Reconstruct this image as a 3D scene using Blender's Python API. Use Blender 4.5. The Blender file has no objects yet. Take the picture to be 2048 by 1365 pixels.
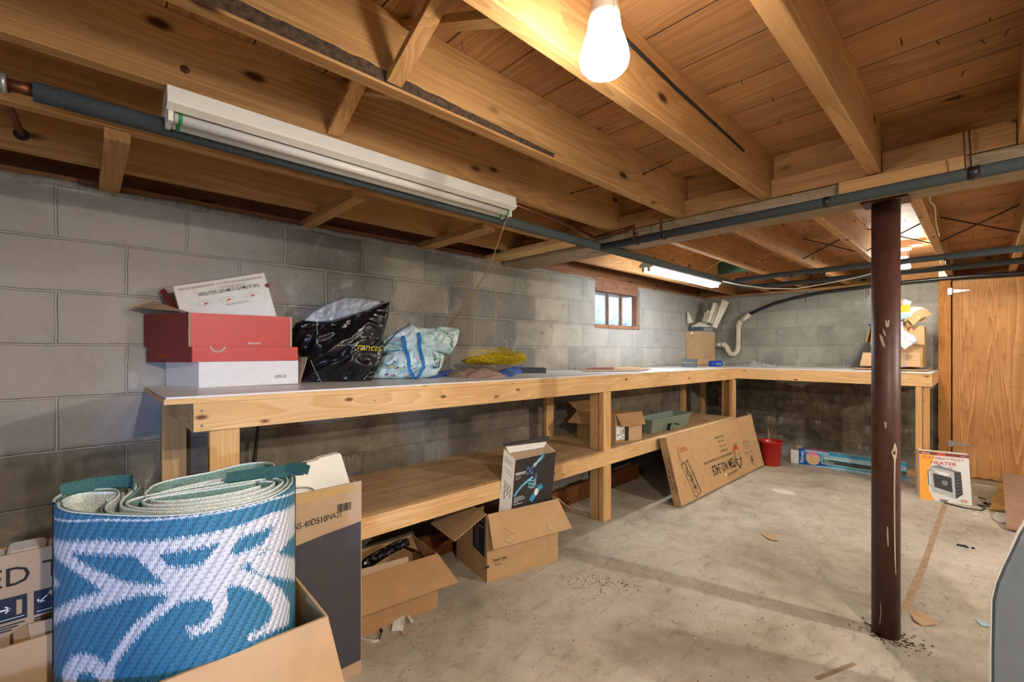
import bpy, math, random
from mathutils import Vector, Matrix, noise
from mathutils.geometry import delaunay_2d_cdt
random.seed(7)
SC = bpy.context.scene
COL = SC.collection
R = math.radians

# ------------------------------------------------------------------ camera
cam_data = bpy.data.cameras.new('camera')
cam_data.sensor_width = 36.0
cam_data.lens = 900.0 / 2048.0 * 36.0
cam_data.shift_y = 17.5 / 2048.0
cam_data.clip_start = 0.02
cam_data.clip_end = 200
cam = bpy.data.objects.new('camera', cam_data)
COL.objects.link(cam)
cam.location = (2.436, 0.0, 1.18)
cam.rotation_euler = (R(90), 0, R(46.4))
SC.camera = cam

# ------------------------------------------------------------------ exposure, world, area lights
SC.view_settings.view_transform = 'Standard'
SC.view_settings.look = 'None'
SC.view_settings.exposure = 0.62
SC.view_settings.gamma = 1.0
SC.view_settings.use_curve_mapping = False
try:
    SC.cycles.use_denoising = True
    SC.cycles.max_bounces = 8
    SC.cycles.diffuse_bounces = 5
    SC.cycles.sample_clamp_indirect = 6.0
except Exception:
    pass

LDAY, LB1, LB2 = 10.0, 92.0, 135.0        # watts
LBULB, LBULB2, LTUBE = 80.0, 230.0, 40.0   # emission strengths of the lamps in view
W = bpy.data.worlds.new('world'); SC.world = W; W.use_nodes = True
nt = W.node_tree; nt.nodes.clear()
wo = nt.nodes.new('ShaderNodeOutputWorld'); bg = nt.nodes.new('ShaderNodeBackground')
tc = nt.nodes.new('ShaderNodeTexCoord'); nz = nt.nodes.new('ShaderNodeTexNoise'); cr = nt.nodes.new('ShaderNodeValToRGB')
nz.inputs['Scale'].default_value = 9; nz.inputs['Detail'].default_value = 6
cr.color_ramp.elements[0].position = .4; cr.color_ramp.elements[0].color = (.22, .36, .6, 1)
cr.color_ramp.elements[1].position = .62; cr.color_ramp.elements[1].color = (.85, .95, 1.1, 1)
bg.inputs['Strength'].default_value = 3.0
nt.links.new(tc.outputs['Generated'], nz.inputs['Vector']); nt.links.new(nz.outputs['Fac'], cr.inputs['Fac'])
nt.links.new(cr.outputs['Color'], bg.inputs['Color']); nt.links.new(bg.outputs[0], wo.inputs[0])

def area(name, loc, target, sx, sy, power, col):
    d = bpy.data.lights.new(name, 'AREA'); d.shape = 'RECTANGLE'; d.size = sx; d.size_y = sy
    d.energy = power; d.color = col
    o = bpy.data.objects.new(name, d); COL.objects.link(o); o.location = loc
    o.rotation_euler = (Vector(target) - Vector(loc)).to_track_quat('-Z', 'Y').to_euler()
    return o
# daylight through the stair door behind the camera, and two added fill lights out of view
area('daylight_doorway', (3.9, -1.75, 1.3), (0.2, 1.2, 0.8), 0.6, 0.7, LDAY, (0.55, 0.73, 1.0))
def point(name, loc, power, col, rad=0.05):
    d = bpy.data.lights.new(name, 'POINT'); d.energy = power; d.color = col; d.shadow_soft_size = rad
    o = bpy.data.objects.new(name, d); COL.objects.link(o); o.location = loc; return o
point('fill_behind_camera', (3.52, 0.35, 1.856), LB1, (1.0, 0.90, 0.76), .04)  # added unseen fill for the walls and floor
point('fill_right_of_room', (4.36, 3.0, 1.862), LB2, (1.0, 0.95, 0.86), .04)  # added unseen fill that brightens the far half

sp = bpy.data.lights.new('daylight_shaft', 'SPOT'); sp.energy = 150; sp.color = (.34, .53, 1.0); sp.spot_size = R(20); sp.spot_blend = .5; sp.shadow_soft_size = .06
so = bpy.data.objects.new('daylight_shaft', sp); COL.objects.link(so); so.location = (3.9, -1.75, 1.0)
so.rotation_euler = (Vector((0, .85, .76)) - so.location).to_track_quat('-Z', 'Y').to_euler()

# ------------------------------------------------------------------ helpers
def C(h, a=1.0):
    h = h.lstrip('#'); v = [int(h[i:i+2], 16) / 255 for i in (0, 2, 4)]
    return tuple(((x / 12.92) if x <= .04045 else ((x + .055) / 1.055) ** 2.4) for x in v) + (a,)

class MB:
    """collects faces; build() links them as one mesh object"""
    def __init__(s): s.v = []; s.f = []; s.m = []; s.c = None
    def add(s, vs, fs, mi=0):
        n = len(s.v); s.v += [Vector(a) for a in vs]; s.f += [tuple(n + i for i in f) for f in fs]; s.m += [mi] * len(fs); return s
    def box(s, x0, x1, y0, y1, z0, z1, mi=0):
        return s.ob(Vector((x0, y0, z0)), Vector((x1 - x0, 0, 0)), Vector((0, y1 - y0, 0)), Vector((0, 0, z1 - z0)), mi)
    def ob(s, o, a, b, c, mi=0):
        o, a, b, c = Vector(o), Vector(a), Vector(b), Vector(c)
        if a.cross(b).dot(c) < 0: a, b = b, a
        vs = [o, o + a, o + a + b, o + b, o + c, o + a + c, o + a + b + c, o + b + c]
        return s.add(vs, [(0, 3, 2, 1), (4, 5, 6, 7), (0, 1, 5, 4), (1, 2, 6, 5), (2, 3, 7, 6), (3, 0, 4, 7)], mi)
    def slab(s, pts, t, mi=0, n=None):
        """planar-ish polygon given thickness t along -normal"""
        P = [Vector(p) for p in pts]
        if n is None: n = (P[1] - P[0]).cross(P[2] - P[0])
        n = Vector(n).normalized() * t; k = len(P)
        vs = P + [p - n for p in P]
        fs = [tuple(range(k)), tuple(range(2 * k - 1, k - 1, -1))] + [(i, i + k, (i + 1) % k + k, (i + 1) % k) for i in range(k)]
        return s.add(vs, fs, mi)
    def tube(s, pts, r, n=12, mi=0, caps=True):
        P = [Vector(p) for p in pts]; k = len(P)
        rs = r if isinstance(r, (list, tuple)) else [r] * k
        T = [(P[min(i + 1, k - 1)] - P[max(i - 1, 0)]).normalized() for i in range(k)]
        up = Vector((0, 0, 1)) if abs(T[0].z) < .9 else Vector((1, 0, 0))
        a = T[0].cross(up).normalized(); vs = []
        for i in range(k):
            a = (a - T[i] * a.dot(T[i])).normalized(); b = T[i].cross(a)
            for j in range(n):
                th = 2 * math.pi * j / n; vs.append(P[i] + (a * math.cos(th) + b * math.sin(th)) * rs[i])
        fs = [(i * n + j, i * n + (j + 1) % n, (i + 1) * n + (j + 1) % n, (i + 1) * n + j) for i in range(k - 1) for j in range(n)]
        if caps: fs += [tuple(range(n - 1, -1, -1)), tuple(range((k - 1) * n, k * n))]
        return s.add(vs, fs, mi)
    def ribbon(s, pts, w, t, side, mi=0):
        """flat strap swept along pts; side = width direction"""
        P = [Vector(p) for p in pts]; sd = Vector(side).normalized(); k = len(P); vs = []
        for i in range(k):
            T = (P[min(i + 1, k - 1)] - P[max(i - 1, 0)]).normalized(); n = T.cross(sd).normalized() * t / 2; a = sd * w / 2
            vs += [P[i] - a - n, P[i] + a - n, P[i] + a + n, P[i] - a + n]
        fs = [(i * 4 + j, i * 4 + (j + 1) % 4, (i + 1) * 4 + (j + 1) % 4, (i + 1) * 4 + j) for i in range(k - 1) for j in range(4)]
        fs += [(3, 2, 1, 0), tuple(range(4 * k - 4, 4 * k))]
        return s.add(vs, fs, mi)
    def lathe(s, c, prof, n=24, mi=0, axis=(0, 0, 1)):
        c = Vector(c); q = Vector((0, 0, 1)).rotation_difference(Vector(axis).normalized()); vs = []; k = len(prof)
        for r, z in prof:
            for j in range(n):
                th = 2 * math.pi * j / n; vs.append(c + q @ Vector((r * math.cos(th), r * math.sin(th), z)))
        fs = [(i * n + j, i * n + (j + 1) % n, (i + 1) * n + (j + 1) % n, (i + 1) * n + j) for i in range(k - 1) for j in range(n)]
        if prof[0][0] > 1e-4: fs.append(tuple(range(n - 1, -1, -1)))
        if prof[-1][0] > 1e-4: fs.append(tuple(range((k - 1) * n, k * n)))
        return s.add(vs, fs, mi)
    def build(s, name, mats, parent=None, smooth=False, bevel=0, loc=None, recalc=False):
        L = parent_loc(parent) if parent is not None else Vector(loc if loc is not None else (0, 0, 0))
        me = bpy.data.meshes.new(name)
        me.from_pydata([v - L for v in s.v], [], s.f)
        if not isinstance(mats, (list, tuple)): mats = [mats]
        for m in mats: me.materials.append(m)
        me.polygons.foreach_set('material_index', s.m)
        if smooth: me.polygons.foreach_set('use_smooth', [True] * len(s.f))
        me.update()
        o = bpy.data.objects.new(name, me); COL.objects.link(o)
        if parent is not None: o.parent = parent
        else: o.location = L
        if bevel:
            b = o.modifiers.new('bevel', 'BEVEL'); b.width = bevel; b.segments = 2; b.limit_method = 'ANGLE'; b.angle_limit = R(40)
        return o

def parent_loc(p):
    L = Vector(p.location)
    while p.parent is not None: p = p.parent; L = L + Vector(p.location)
    return L

def thing(name, label, cat, loc, group=None):
    o = bpy.data.objects.new(name, None); COL.objects.link(o); o.location = loc; o.empty_display_size = .05
    return tag(o, label, cat, group)
def tag(o, label, cat, group=None, kind=None):
    o['label'] = label; o['category'] = cat
    if group: o['group'] = group
    if kind: o['kind'] = kind
    return o
def struct(o, label=None, kind='structure'):
    o['kind'] = kind
    if label: o['label'] = label
    return o

# ------------------------------------------------------------------ materials
def newmat(name):
    m = bpy.data.materials.new(name); m.use_nodes = True
    N = m.node_tree.nodes; L = m.node_tree.links
    return m, N, L, N['Principled BSDF']
def nd(N, t, **k):
    n = N.new(t)
    for a, b in k.items(): setattr(n, a, b)
    return n
def plain(name, col, rough=.6, metal=0, var=.12, scale=30, bump=0, spec=None, alpha=None, trans=None, vec=(1, 1, 1)):
    m, N, L, B = newmat(name)
    c = C(col) if isinstance(col, str) else col
    t = nd(N, 'ShaderNodeTexCoord'); mp = nd(N, 'ShaderNodeMapping'); mp.inputs['Scale'].default_value = vec
    n = nd(N, 'ShaderNodeTexNoise'); n.inputs['Scale'].default_value = scale; n.inputs['Detail'].default_value = 5
    L.new(t.outputs['Object'], mp.inputs[0]); L.new(mp.outputs[0], n.inputs['Vector'])
    r = nd(N, 'ShaderNodeValToRGB')
    r.color_ramp.elements[0].position = .3; r.color_ramp.elements[1].position = .7
    r.color_ramp.elements[0].color = tuple(x * (1 - var) for x in c[:3]) + (1,)
    r.color_ramp.elements[1].color = tuple(min(1, x * (1 + var)) for x in c[:3]) + (1,)
    L.new(n.outputs['Fac'], r.inputs[0]); L.new(r.outputs[0], B.inputs['Base Color'])
    B.inputs['Roughness'].default_value = rough; B.inputs['Metallic'].default_value = metal
    if spec is not None: B.inputs['Specular IOR Level'].default_value = spec
    if trans: B.inputs['Transmission Weight'].default_value = trans
    if alpha is not None: B.inputs['Alpha'].default_value = alpha
    if bump:
        b = nd(N, 'ShaderNodeBump'); b.inputs['Strength'].default_value = bump; b.inputs['Distance'].default_value = .004
        L.new(n.outputs['Fac'], b.inputs['Height']); L.new(b.outputs[0], B.inputs['Normal'])
    return m
def emis(name, col, strength):
    m, N, L, B = newmat(name); c = C(col) if isinstance(col, str) else col
    B.inputs['Base Color'].default_value = c; B.inputs['Emission Color'].default_value = c; B.inputs['Emission Strength'].default_value = strength
    return m
def mixrgb(N, L, fac, a, b, mode='MIX'):
    x = nd(N, 'ShaderNodeMix', data_type='RGBA', blend_type=mode)
    for i, s in ((0, fac), (6, a), (7, b)):
        if isinstance(s, (int, float)): x.inputs[i].default_value = s
        elif isinstance(s, tuple): x.inputs[i].default_value = s
        else: L.new(s, x.inputs[i])
    return x.outputs[2]
def ramp(N, L, src, stops):
    r = nd(N, 'ShaderNodeValToRGB'); e = r.color_ramp.elements
    while len(e) < len(stops): e.new(.5)
    for i, (p, c) in enumerate(stops):
        e[i].position = p; e[i].color = c if isinstance(c, tuple) else (c, c, c, 1)
    L.new(src, r.inputs[0]); return r.outputs[0]
def noise_n(N, L, vec, scale, detail=5, dist=0, rough=.5):
    n = nd(N, 'ShaderNodeTexNoise'); n.inputs['Scale'].default_value = scale; n.inputs['Detail'].default_value = detail
    n.inputs['Distortion'].default_value = dist; n.inputs['Roughness'].default_value = rough; L.new(vec, n.inputs['Vector']); return n.outputs['Fac']

def wood(name, light, dark, axis='y', nscale=9.0, knots=8.0, rough=.62, ring=1.0, knot_col='#3a2010', dirt=0, boards=None):
    """sawn softwood: grain along axis, growth-ring bands, knots"""
    m, N, L, B = newmat(name)
    t = nd(N, 'ShaderNodeTexCoord'); oi = nd(N, 'ShaderNodeObjectInfo')
    ad = nd(N, 'ShaderNodeVectorMath', operation='MULTIPLY_ADD')
    cb = nd(N, 'ShaderNodeCombineXYZ')
    for i in range(3): L.new(oi.outputs['Random'], cb.inputs[i])
    L.new(cb.outputs[0], ad.inputs[0]); ad.inputs[1].default_value = (17, 31, 23); L.new(t.outputs['Object'], ad.inputs[2])
    vec = ad.outputs[0]
    edge = None
    if boards:   # several boards side by side inside one surface: (axis index, origin, pitch)
        ai, o0, p = boards
        sx = nd(N, 'ShaderNodeSeparateXYZ'); L.new(t.outputs['Object'], sx.inputs[0])
        a = nd(N, 'ShaderNodeMath', operation='SUBTRACT'); L.new(sx.outputs[ai], a.inputs[0]); a.inputs[1].default_value = o0
        d = nd(N, 'ShaderNodeMath', operation='DIVIDE'); L.new(a.outputs[0], d.inputs[0]); d.inputs[1].default_value = p
        fl = nd(N, 'ShaderNodeMath', operation='FLOOR'); L.new(d.outputs[0], fl.inputs[0])
        fr = nd(N, 'ShaderNodeMath', operation='FRACT'); L.new(d.outputs[0], fr.inputs[0])
        pp = nd(N, 'ShaderNodeMath', operation='PINGPONG'); L.new(fr.outputs[0], pp.inputs[0]); pp.inputs[1].default_value = .5
        edge = ramp(N, L, pp.outputs[0], [(0, 0.0), (.016, 1.0)])
        wn = nd(N, 'ShaderNodeTexWhiteNoise', noise_dimensions='1D'); L.new(fl.outputs[0], wn.inputs['W'])
        ad2 = nd(N, 'ShaderNodeVectorMath', operation='MULTIPLY_ADD'); L.new(wn.outputs['Color'], ad2.inputs[0]); ad2.inputs[1].default_value = (9, 9, 9); L.new(vec, ad2.inputs[2]); vec = ad2.outputs[0]
    sc = {'x': (.06, 1, 1), 'y': (1, .06, 1), 'z': (1, 1, .06)}[axis]
    mp = nd(N, 'ShaderNodeMapping'); mp.inputs['Scale'].default_value = sc; L.new(vec, mp.inputs[0])
    n1 = noise_n(N, L, mp.outputs[0], nscale, 2, .8)
    mul = nd(N, 'ShaderNodeMath', operation='MULTIPLY'); L.new(n1, mul.inputs[0]); mul.inputs[1].default_value = 14 * ring
    fr2 = nd(N, 'ShaderNodeMath', operation='FRACT'); L.new(mul.outputs[0], fr2.inputs[0])
    g1 = ramp(N, L, fr2.outputs[0], [(0, 0.0), (.75, .8), (.93, 1.0), (1.0, 0.0)])
    mp2 = nd(N, 'ShaderNodeMapping'); mp2.inputs['Scale'].default_value = tuple((.03 if a < 1 else 1) for a in sc); L.new(vec, mp2.inputs[0])
    n2 = noise_n(N, L, mp2.outputs[0], 160, 3)
    n3 = noise_n(N, L, vec, 2.2, 4)
    g1m = nd(N, 'ShaderNodeMath', operation='MULTIPLY'); L.new(g1, g1m.inputs[0]); g1m.inputs[1].default_value = .7
    c = mixrgb(N, L, g1m.outputs[0], C(light), C(dark))
    c = mixrgb(N, L, ramp(N, L, n2, [(.35, 0.0), (.7, .4)]), c, C(dark))
    c = mixrgb(N, L, .35, c, ramp(N, L, n3, [(.3, (.62, .55, .5, 1)), (.7, (1.25, 1.22, 1.2, 1))]), 'MULTIPLY')
    mm = nd(N, 'ShaderNodeMix', data_type='RGBA', blend_type='MULTIPLY')
    if boards:
        c = mixrgb(N, L, .5, c, ramp(N, L, wn.outputs['Value'], [(0, (.72, .66, .62, 1)), (1, (1.25, 1.2, 1.15, 1))]), 'MULTIPLY')
    if knots:
        mp3 = nd(N, 'ShaderNodeMapping'); mp3.inputs['Scale'].default_value = tuple((.45 if a < 1 else 1) for a in sc); L.new(vec, mp3.inputs[0])
        vo = nd(N, 'ShaderNodeTexVoronoi'); vo.inputs['Scale'].default_value = knots; L.new(mp3.outputs[0], vo.inputs['Vector'])
        k = ramp(N, L, vo.outputs['Distance'], [(0, 1.0), (.07, .95), (.10, .5), (.15, 0.0)])
        c = mixrgb(N, L, k, c, C(knot_col))
    if dirt:
        nd_ = noise_n(N, L, vec, 14, 6, .3, .7)
        c = mixrgb(N, L, ramp(N, L, nd_, [(.5, 0.0), (.72, dirt)]), c, C('#3a332a'))
    if edge is not None: c = mixrgb(N, L, edge, C('#1c0f07'), c)
    L.new(c, B.inputs['Base Color']); B.inputs['Roughness'].default_value = rough; B.inputs['Specular IOR Level'].default_value = .25
    b = nd(N, 'ShaderNodeBump'); b.inputs['Strength'].default_value = .25; b.inputs['Distance'].default_value = .002
    L.new(n2, b.inputs['Height'])
    if edge is not None:
        b2 = nd(N, 'ShaderNodeBump'); b2.inputs['Strength'].default_value = 1; b2.inputs['Distance'].default_value = .004
        L.new(edge, b2.inputs['Height']); L.new(b.outputs[0], b2.inputs['Normal']); L.new(b2.outputs[0], B.inputs['Normal'])
    else: L.new(b.outputs[0], B.inputs['Normal'])
    return m

def block(name, ax, joint0, z0, damp=None, pale=None, base=('#84857f', '#a6a59d')):
    """concrete block wall; ax = index of the horizontal axis"""
    m, N, L, B = newmat(name)
    t = nd(N, 'ShaderNodeTexCoord'); s = nd(N, 'ShaderNodeSeparateXYZ'); L.new(t.outputs['Object'], s.inputs[0])
    a = nd(N, 'ShaderNodeMath', operation='SUBTRACT'); L.new(s.outputs[ax], a.inputs[0]); a.inputs[1].default_value = joint0 - .2032 - 40 * .4064
    z = nd(N, 'ShaderNodeMath', operation='SUBTRACT'); L.new(s.outputs[2], z.inputs[0]); z.inputs[1].default_value = z0
    # slightly uneven joints
    wob = noise_n(N, L, t.outputs['Object'], 9, 3)
    wz = nd(N, 'ShaderNodeMath', operation='MULTIPLY_ADD'); L.new(wob, wz.inputs[0]); wz.inputs[1].default_value = .010; L.new(z.outputs[0], wz.inputs[2])
    wa = nd(N, 'ShaderNodeMath', operation='MULTIPLY_ADD'); L.new(wob, wa.inputs[0]); wa.inputs[1].default_value = .012; L.new(a.outputs[0], wa.inputs[2])
    cb = nd(N, 'ShaderNodeCombineXYZ'); L.new(wa.outputs[0], cb.inputs[0]); L.new(wz.outputs[0], cb.inputs[1])
    br = nd(N, 'ShaderNodeTexBrick'); L.new(cb.outputs[0], br.inputs['Vector'])
    br.inputs['Scale'].default_value = 1; br.inputs['Brick Width'].default_value = .4064; br.inputs['Row Height'].default_value = .2032
    br.inputs['Mortar Size'].default_value = .0052; br.inputs['Mortar Smooth'].default_value = .5; br.inputs['Bias'].default_value = 0
    br.inputs['Color1'].default_value = C(base[0]); br.inputs['Color2'].default_value = C(base[1]); br.inputs['Mortar'].default_value = C('#b4b0a6')
    c = br.outputs['Color']
    o = t.outputs['Object']
    n1 = noise_n(N, L, o, 2.3, 6, .4, .6); n2 = noise_n(N, L, o, 55, 6, 0, .65); n3 = noise_n(N, L, o, 7, 7, .8, .62)
    c = mixrgb(N, L, .9, c, ramp(N, L, n1, [(.3, (.62, .62, .62, 1)), (.7, (1.3, 1.28, 1.24, 1))]), 'MULTIPLY')
    # darker edge along every joint, the joint shadow put into the colour
    br2 = nd(N, 'ShaderNodeTexBrick'); L.new(cb.outputs[0], br2.inputs['Vector']); br2.inputs['Scale'].default_value = 1; br2.inputs['Brick Width'].default_value = .4064; br2.inputs['Row Height'].default_value = .2032; br2.inputs['Mortar Size'].default_value = .020; br2.inputs['Mortar Smooth'].default_value = 1.0; br2.inputs['Color1'].default_value = (0, 0, 0, 1); br2.inputs['Color2'].default_value = (0, 0, 0, 1); br2.inputs['Mortar'].default_value = (1, 1, 1, 1)
    ed = nd(N, 'ShaderNodeMath', operation='MULTIPLY'); L.new(br2.outputs['Fac'], ed.inputs[0]); L.new(ramp(N, L, noise_n(N, L, o, 4, 4), [(.35, .15), (.65, .6)]), ed.inputs[1])
    iv = nd(N, 'ShaderNodeMath', operation='SUBTRACT'); iv.inputs[0].default_value = 1; L.new(br.outputs['Fac'], iv.inputs[1])
    ed2 = nd(N, 'ShaderNodeMath', operation='MULTIPLY'); L.new(ed.outputs[0], ed2.inputs[0]); L.new(iv.outputs[0], ed2.inputs[1])
    c = mixrgb(N, L, ed2.outputs[0], c, C('#4f4c44'))
    c = mixrgb(N, L, .55, c, ramp(N, L, n2, [(.3, (.78, .78, .78, 1)), (.7, (1.2, 1.2, 1.2, 1))]), 'MULTIPLY')
    c = mixrgb(N, L, ramp(N, L, n3, [(.58, 0.0), (.75, .55)]), c, C('#c4c4c0'))       # lime bloom
    c = mixrgb(N, L, ramp(N, L, n3, [(.25, .6), (.42, 0.0)]), c, C('#5a5850'))        # soot
    if pale:   # paler stretch between two positions along the wall
        for p0, p1, p2, p3, zz0, zz1, colr, amt in pale:
            r1 = nd(N, 'ShaderNodeMapRange', interpolation_type='SMOOTHSTEP'); L.new(s.outputs[ax], r1.inputs[0]); r1.inputs[1].default_value = p0; r1.inputs[2].default_value = p1
            r2 = nd(N, 'ShaderNodeMapRange', interpolation_type='SMOOTHSTEP'); L.new(s.outputs[ax], r2.inputs[0]); r2.inputs[1].default_value = p2; r2.inputs[2].default_value = p3
            r2.inputs[3].default_value = 1; r2.inputs[4].default_value = 0
            r3 = nd(N, 'ShaderNodeMapRange', interpolation_type='SMOOTHSTEP'); L.new(s.outputs[2], r3.inputs[0]); r3.inputs[1].default_value = zz0; r3.inputs[2].default_value = zz1
            q = nd(N, 'ShaderNodeMath', operation='MULTIPLY'); L.new(r1.outputs[0], q.inputs[0]); L.new(r2.outputs[0], q.inputs[1])
            q2 = nd(N, 'ShaderNodeMath', operation='MULTIPLY'); L.new(q.outputs[0], q2.inputs[0]); L.new(r3.outputs[0], q2.inputs[1])
            q3 = nd(N, 'ShaderNodeMath', operation='MULTIPLY'); L.new(q2.outputs[0], q3.inputs[0]); L.new(ramp(N, L, n3, [(.2, amt * .55), (.7, amt)]), q3.inputs[1])
            c = mixrgb(N, L, q3.outputs[0], c, C(colr))
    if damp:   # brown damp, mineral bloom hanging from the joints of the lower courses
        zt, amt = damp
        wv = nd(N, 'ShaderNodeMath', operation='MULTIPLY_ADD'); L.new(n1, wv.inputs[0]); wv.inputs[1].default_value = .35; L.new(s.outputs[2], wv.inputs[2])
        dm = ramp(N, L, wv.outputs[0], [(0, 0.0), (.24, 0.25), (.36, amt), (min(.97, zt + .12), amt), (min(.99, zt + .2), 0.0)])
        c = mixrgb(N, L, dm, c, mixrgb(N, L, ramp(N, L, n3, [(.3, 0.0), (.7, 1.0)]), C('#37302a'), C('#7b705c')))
        # course position measured downward from each joint
        zz = nd(N, 'ShaderNodeMath', operation='DIVIDE'); L.new(z.outputs[0], zz.inputs[0]); zz.inputs[1].default_value = .2032
        fz = nd(N, 'ShaderNodeMath', operation='FRACT'); L.new(zz.outputs[0], fz.inputs[0])
        mps = nd(N, 'ShaderNodeMapping'); mps.inputs['Scale'].default_value = (1, 1, .12); L.new(o, mps.inputs[0])
        st = noise_n(N, L, mps.outputs[0], 60, 4, .6, .7)
        big = noise_n(N, L, o, 3.1, 3)
        sub = nd(N, 'ShaderNodeMath', operation='MULTIPLY'); L.new(ramp(N, L, fz.outputs[0], [(.45, 0.0), (.97, 1.0)]), sub.inputs[0]); L.new(ramp(N, L, st, [(.46, 0.0), (.62, 1.0)]), sub.inputs[1])
        sub2 = nd(N, 'ShaderNodeMath', operation='MULTIPLY'); L.new(sub.outputs[0], sub2.inputs[0]); L.new(ramp(N, L, big, [(.48, 0.0), (.62, .9)]), sub2.inputs[1])
        sub3 = nd(N, 'ShaderNodeMath', operation='MULTIPLY'); L.new(sub2.outputs[0], sub3.inputs[0]); L.new(dm, sub3.inputs[1])
        c = mixrgb(N, L, sub3.outputs[0], c, C('#b9b9b4'))
    L.new(c, B.inputs['Base Color']); B.inputs['Roughness'].default_value = .9; B.inputs['Specular IOR Level'].default_value = .15
    h = nd(N, 'ShaderNodeMath', operation='MULTIPLY_ADD'); L.new(br.outputs['Fac'], h.inputs[0]); h.inputs[1].default_value = -1.2; L.new(n2, h.inputs[2])
    b = nd(N, 'ShaderNodeBump'); b.inputs['Strength'].default_value = 1.0; b.inputs['Distance'].default_value = .007
    L.new(h.outputs[0], b.inputs['Height']); L.new(b.outputs[0], B.inputs['Normal'])
    return m

def concrete(name):
    m, N, L, B = newmat(name)
    t = nd(N, 'ShaderNodeTexCoord'); o = t.outputs['Object']
    n1 = noise_n(N, L, o, 1.3, 7, .5, .6); n2 = noise_n(N, L, o, 9, 8, .6, .65); n3 = noise_n(N, L, o, 90, 5, 0, .7)
    mp = nd(N, 'ShaderNodeMapping'); mp.inputs['Rotation'].default_value = (0, 0, .7); mp.inputs['Scale'].default_value = (1, .35, 1); L.new(o, mp.inputs[0])
    n4 = noise_n(N, L, mp.outputs[0], 26, 5, 1.0, .6)
    c = ramp(N, L, n1, [(.3, C('#98907f')), (.5, C('#b8b1a1')), (.72, C('#cfcabd'))])
    c = mixrgb(N, L, .6, c, ramp(N, L, n2, [(.3, (.7, .67, .63, 1)), (.6, (1.1, 1.1, 1.1, 1))]), 'MULTIPLY')
    c = mixrgb(N, L, .5, c, ramp(N, L, n3, [(.3, (.78, .77, .75, 1)), (.7, (1.2, 1.2, 1.2, 1))]), 'MULTIPLY')
    c = mixrgb(N, L, ramp(N, L, n4, [(.56, 0.0), (.74, .6)]), c, C('#7a6b57'))
    vo = nd(N, 'ShaderNodeTexVoronoi'); vo.inputs['Scale'].default_value = 11; L.new(o, vo.inputs['Vector'])
    spk = ramp(N, L, vo.outputs['Distance'], [(0, 1.0), (.045, .9), (.075, 0.0)])
    pm = nd(N, 'ShaderNodeMath', operation='MULTIPLY'); L.new(spk, pm.inputs[0]); L.new(ramp(N, L, noise_n(N, L, o, 2.2, 2), [(.52, 0.0), (.6, .8)]), pm.inputs[1])
    c = mixrgb(N, L, pm.outputs[0], c, C('#dcdcd6'))                                   # paint drops
    # one worn white paint mark
    sv = nd(N, 'ShaderNodeVectorMath', operation='SUBTRACT'); L.new(o, sv.inputs[0]); sv.inputs[1].default_value = (1.284, 4.213, 0)
    mp5 = nd(N, 'ShaderNodeMapping'); mp5.inputs['Rotation'].default_value = (0, 0, R(-20)); mp5.inputs['Scale'].default_value = (6.5, 9.5, 0); L.new(sv.outputs[0], mp5.inputs[0])
    ln = nd(N, 'ShaderNodeVectorMath', operation='LENGTH'); L.new(mp5.outputs[0], ln.inputs[0])
    ad = nd(N, 'ShaderNodeMath', operation='MULTIPLY_ADD'); L.new(n2, ad.inputs[0]); ad.inputs[1].default_value = .6; L.new(ln.outputs['Value'], ad.inputs[2])
    c = mixrgb(N, L, ramp(N, L, ad.outputs[0], [(0, .85), (.75, .8), (.98, 0.0)]), c, C('#dddcd8'))
    L.new(c, B.inputs['Base Color']); B.inputs['Roughness'].default_value = .82; B.inputs['Specular IOR Level'].default_value = .3
    b = nd(N, 'ShaderNodeBump'); b.inputs['Strength'].default_value = .5; b.inputs['Distance'].default_value = .005
    L.new(n2, b.inputs['Height']); b2 = nd(N, 'ShaderNodeBump'); b2.inputs['Strength'].default_value = .35; b2.inputs['Distance'].default_value = .002
    L.new(n3, b2.inputs['Height']); L.new(b.outputs[0], b2.inputs['Normal']); L.new(b2.outputs[0], B.inputs['Normal'])
    return m

def foam(name, col):   # speckled pipe insulation
    return plain(name, col, .85, var=.35, scale=420, bump=.3, spec=.2)

M = {}
M['joist'] = wood('joist_wood', '#c79c68', '#a07446', 'y')
M['joistx'] = wood('joist_wood_across', '#c79c68', '#a07446', 'x')
M['old'] = wood('weathered_wood', '#a8957a', '#7c6a52', 'x', dirt=.5)
M['sill'] = wood('sill_wood', '#9a6a48', '#704a30', 'y', dirt=.4)
M['sub'] = wood('subfloor_wood', '#bd9062', '#946a42', 'x', boards=(1, 1.53, .197), ring=.8)
M['pine_y'] = wood('bench_pine_lengthwise', '#e2bf8e', '#c99c64', 'y', ring=.9, knots=13.0, knot_col='#6b4220')
M['pine_x'] = wood('bench_pine_across', '#e2bf8e', '#c99c64', 'x', ring=.9, knots=13.0, knot_col='#6b4220')
M['pine_z'] = wood('bench_pine_upright', '#dcb680', '#c3965f', 'z', ring=.9, knots=13.0, knot_col='#6b4220')
M['ply'] = wood('shelf_plywood', '#c9ad88', '#a98a64', 'y', knots=False, ring=.35, dirt=.35)
M['brown_board'] = wood('stained_board', '#7a4a26', '#4f2c14', 'y')
M['door'] = wood('door_plywood', '#cb9a62', '#8f5c32', 'z', nscale=4.0, knots=False, ring=1.8, dirt=.3)
M['jamb'] = wood('door_jamb_wood', '#b98448', '#95602e', 'z', dirt=.3)
M['winwood'] = wood('window_frame_wood', '#9c7358', '#70503c', 'y', knots=False, dirt=.4)
M['rot'] = plain('rotten_edge', '#5e3c20', .9, var=.5, scale=30, bump=1)
M['bark'] = plain('bark', '#4d3a2c', .95, var=.6, scale=70, bump=2)
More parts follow.
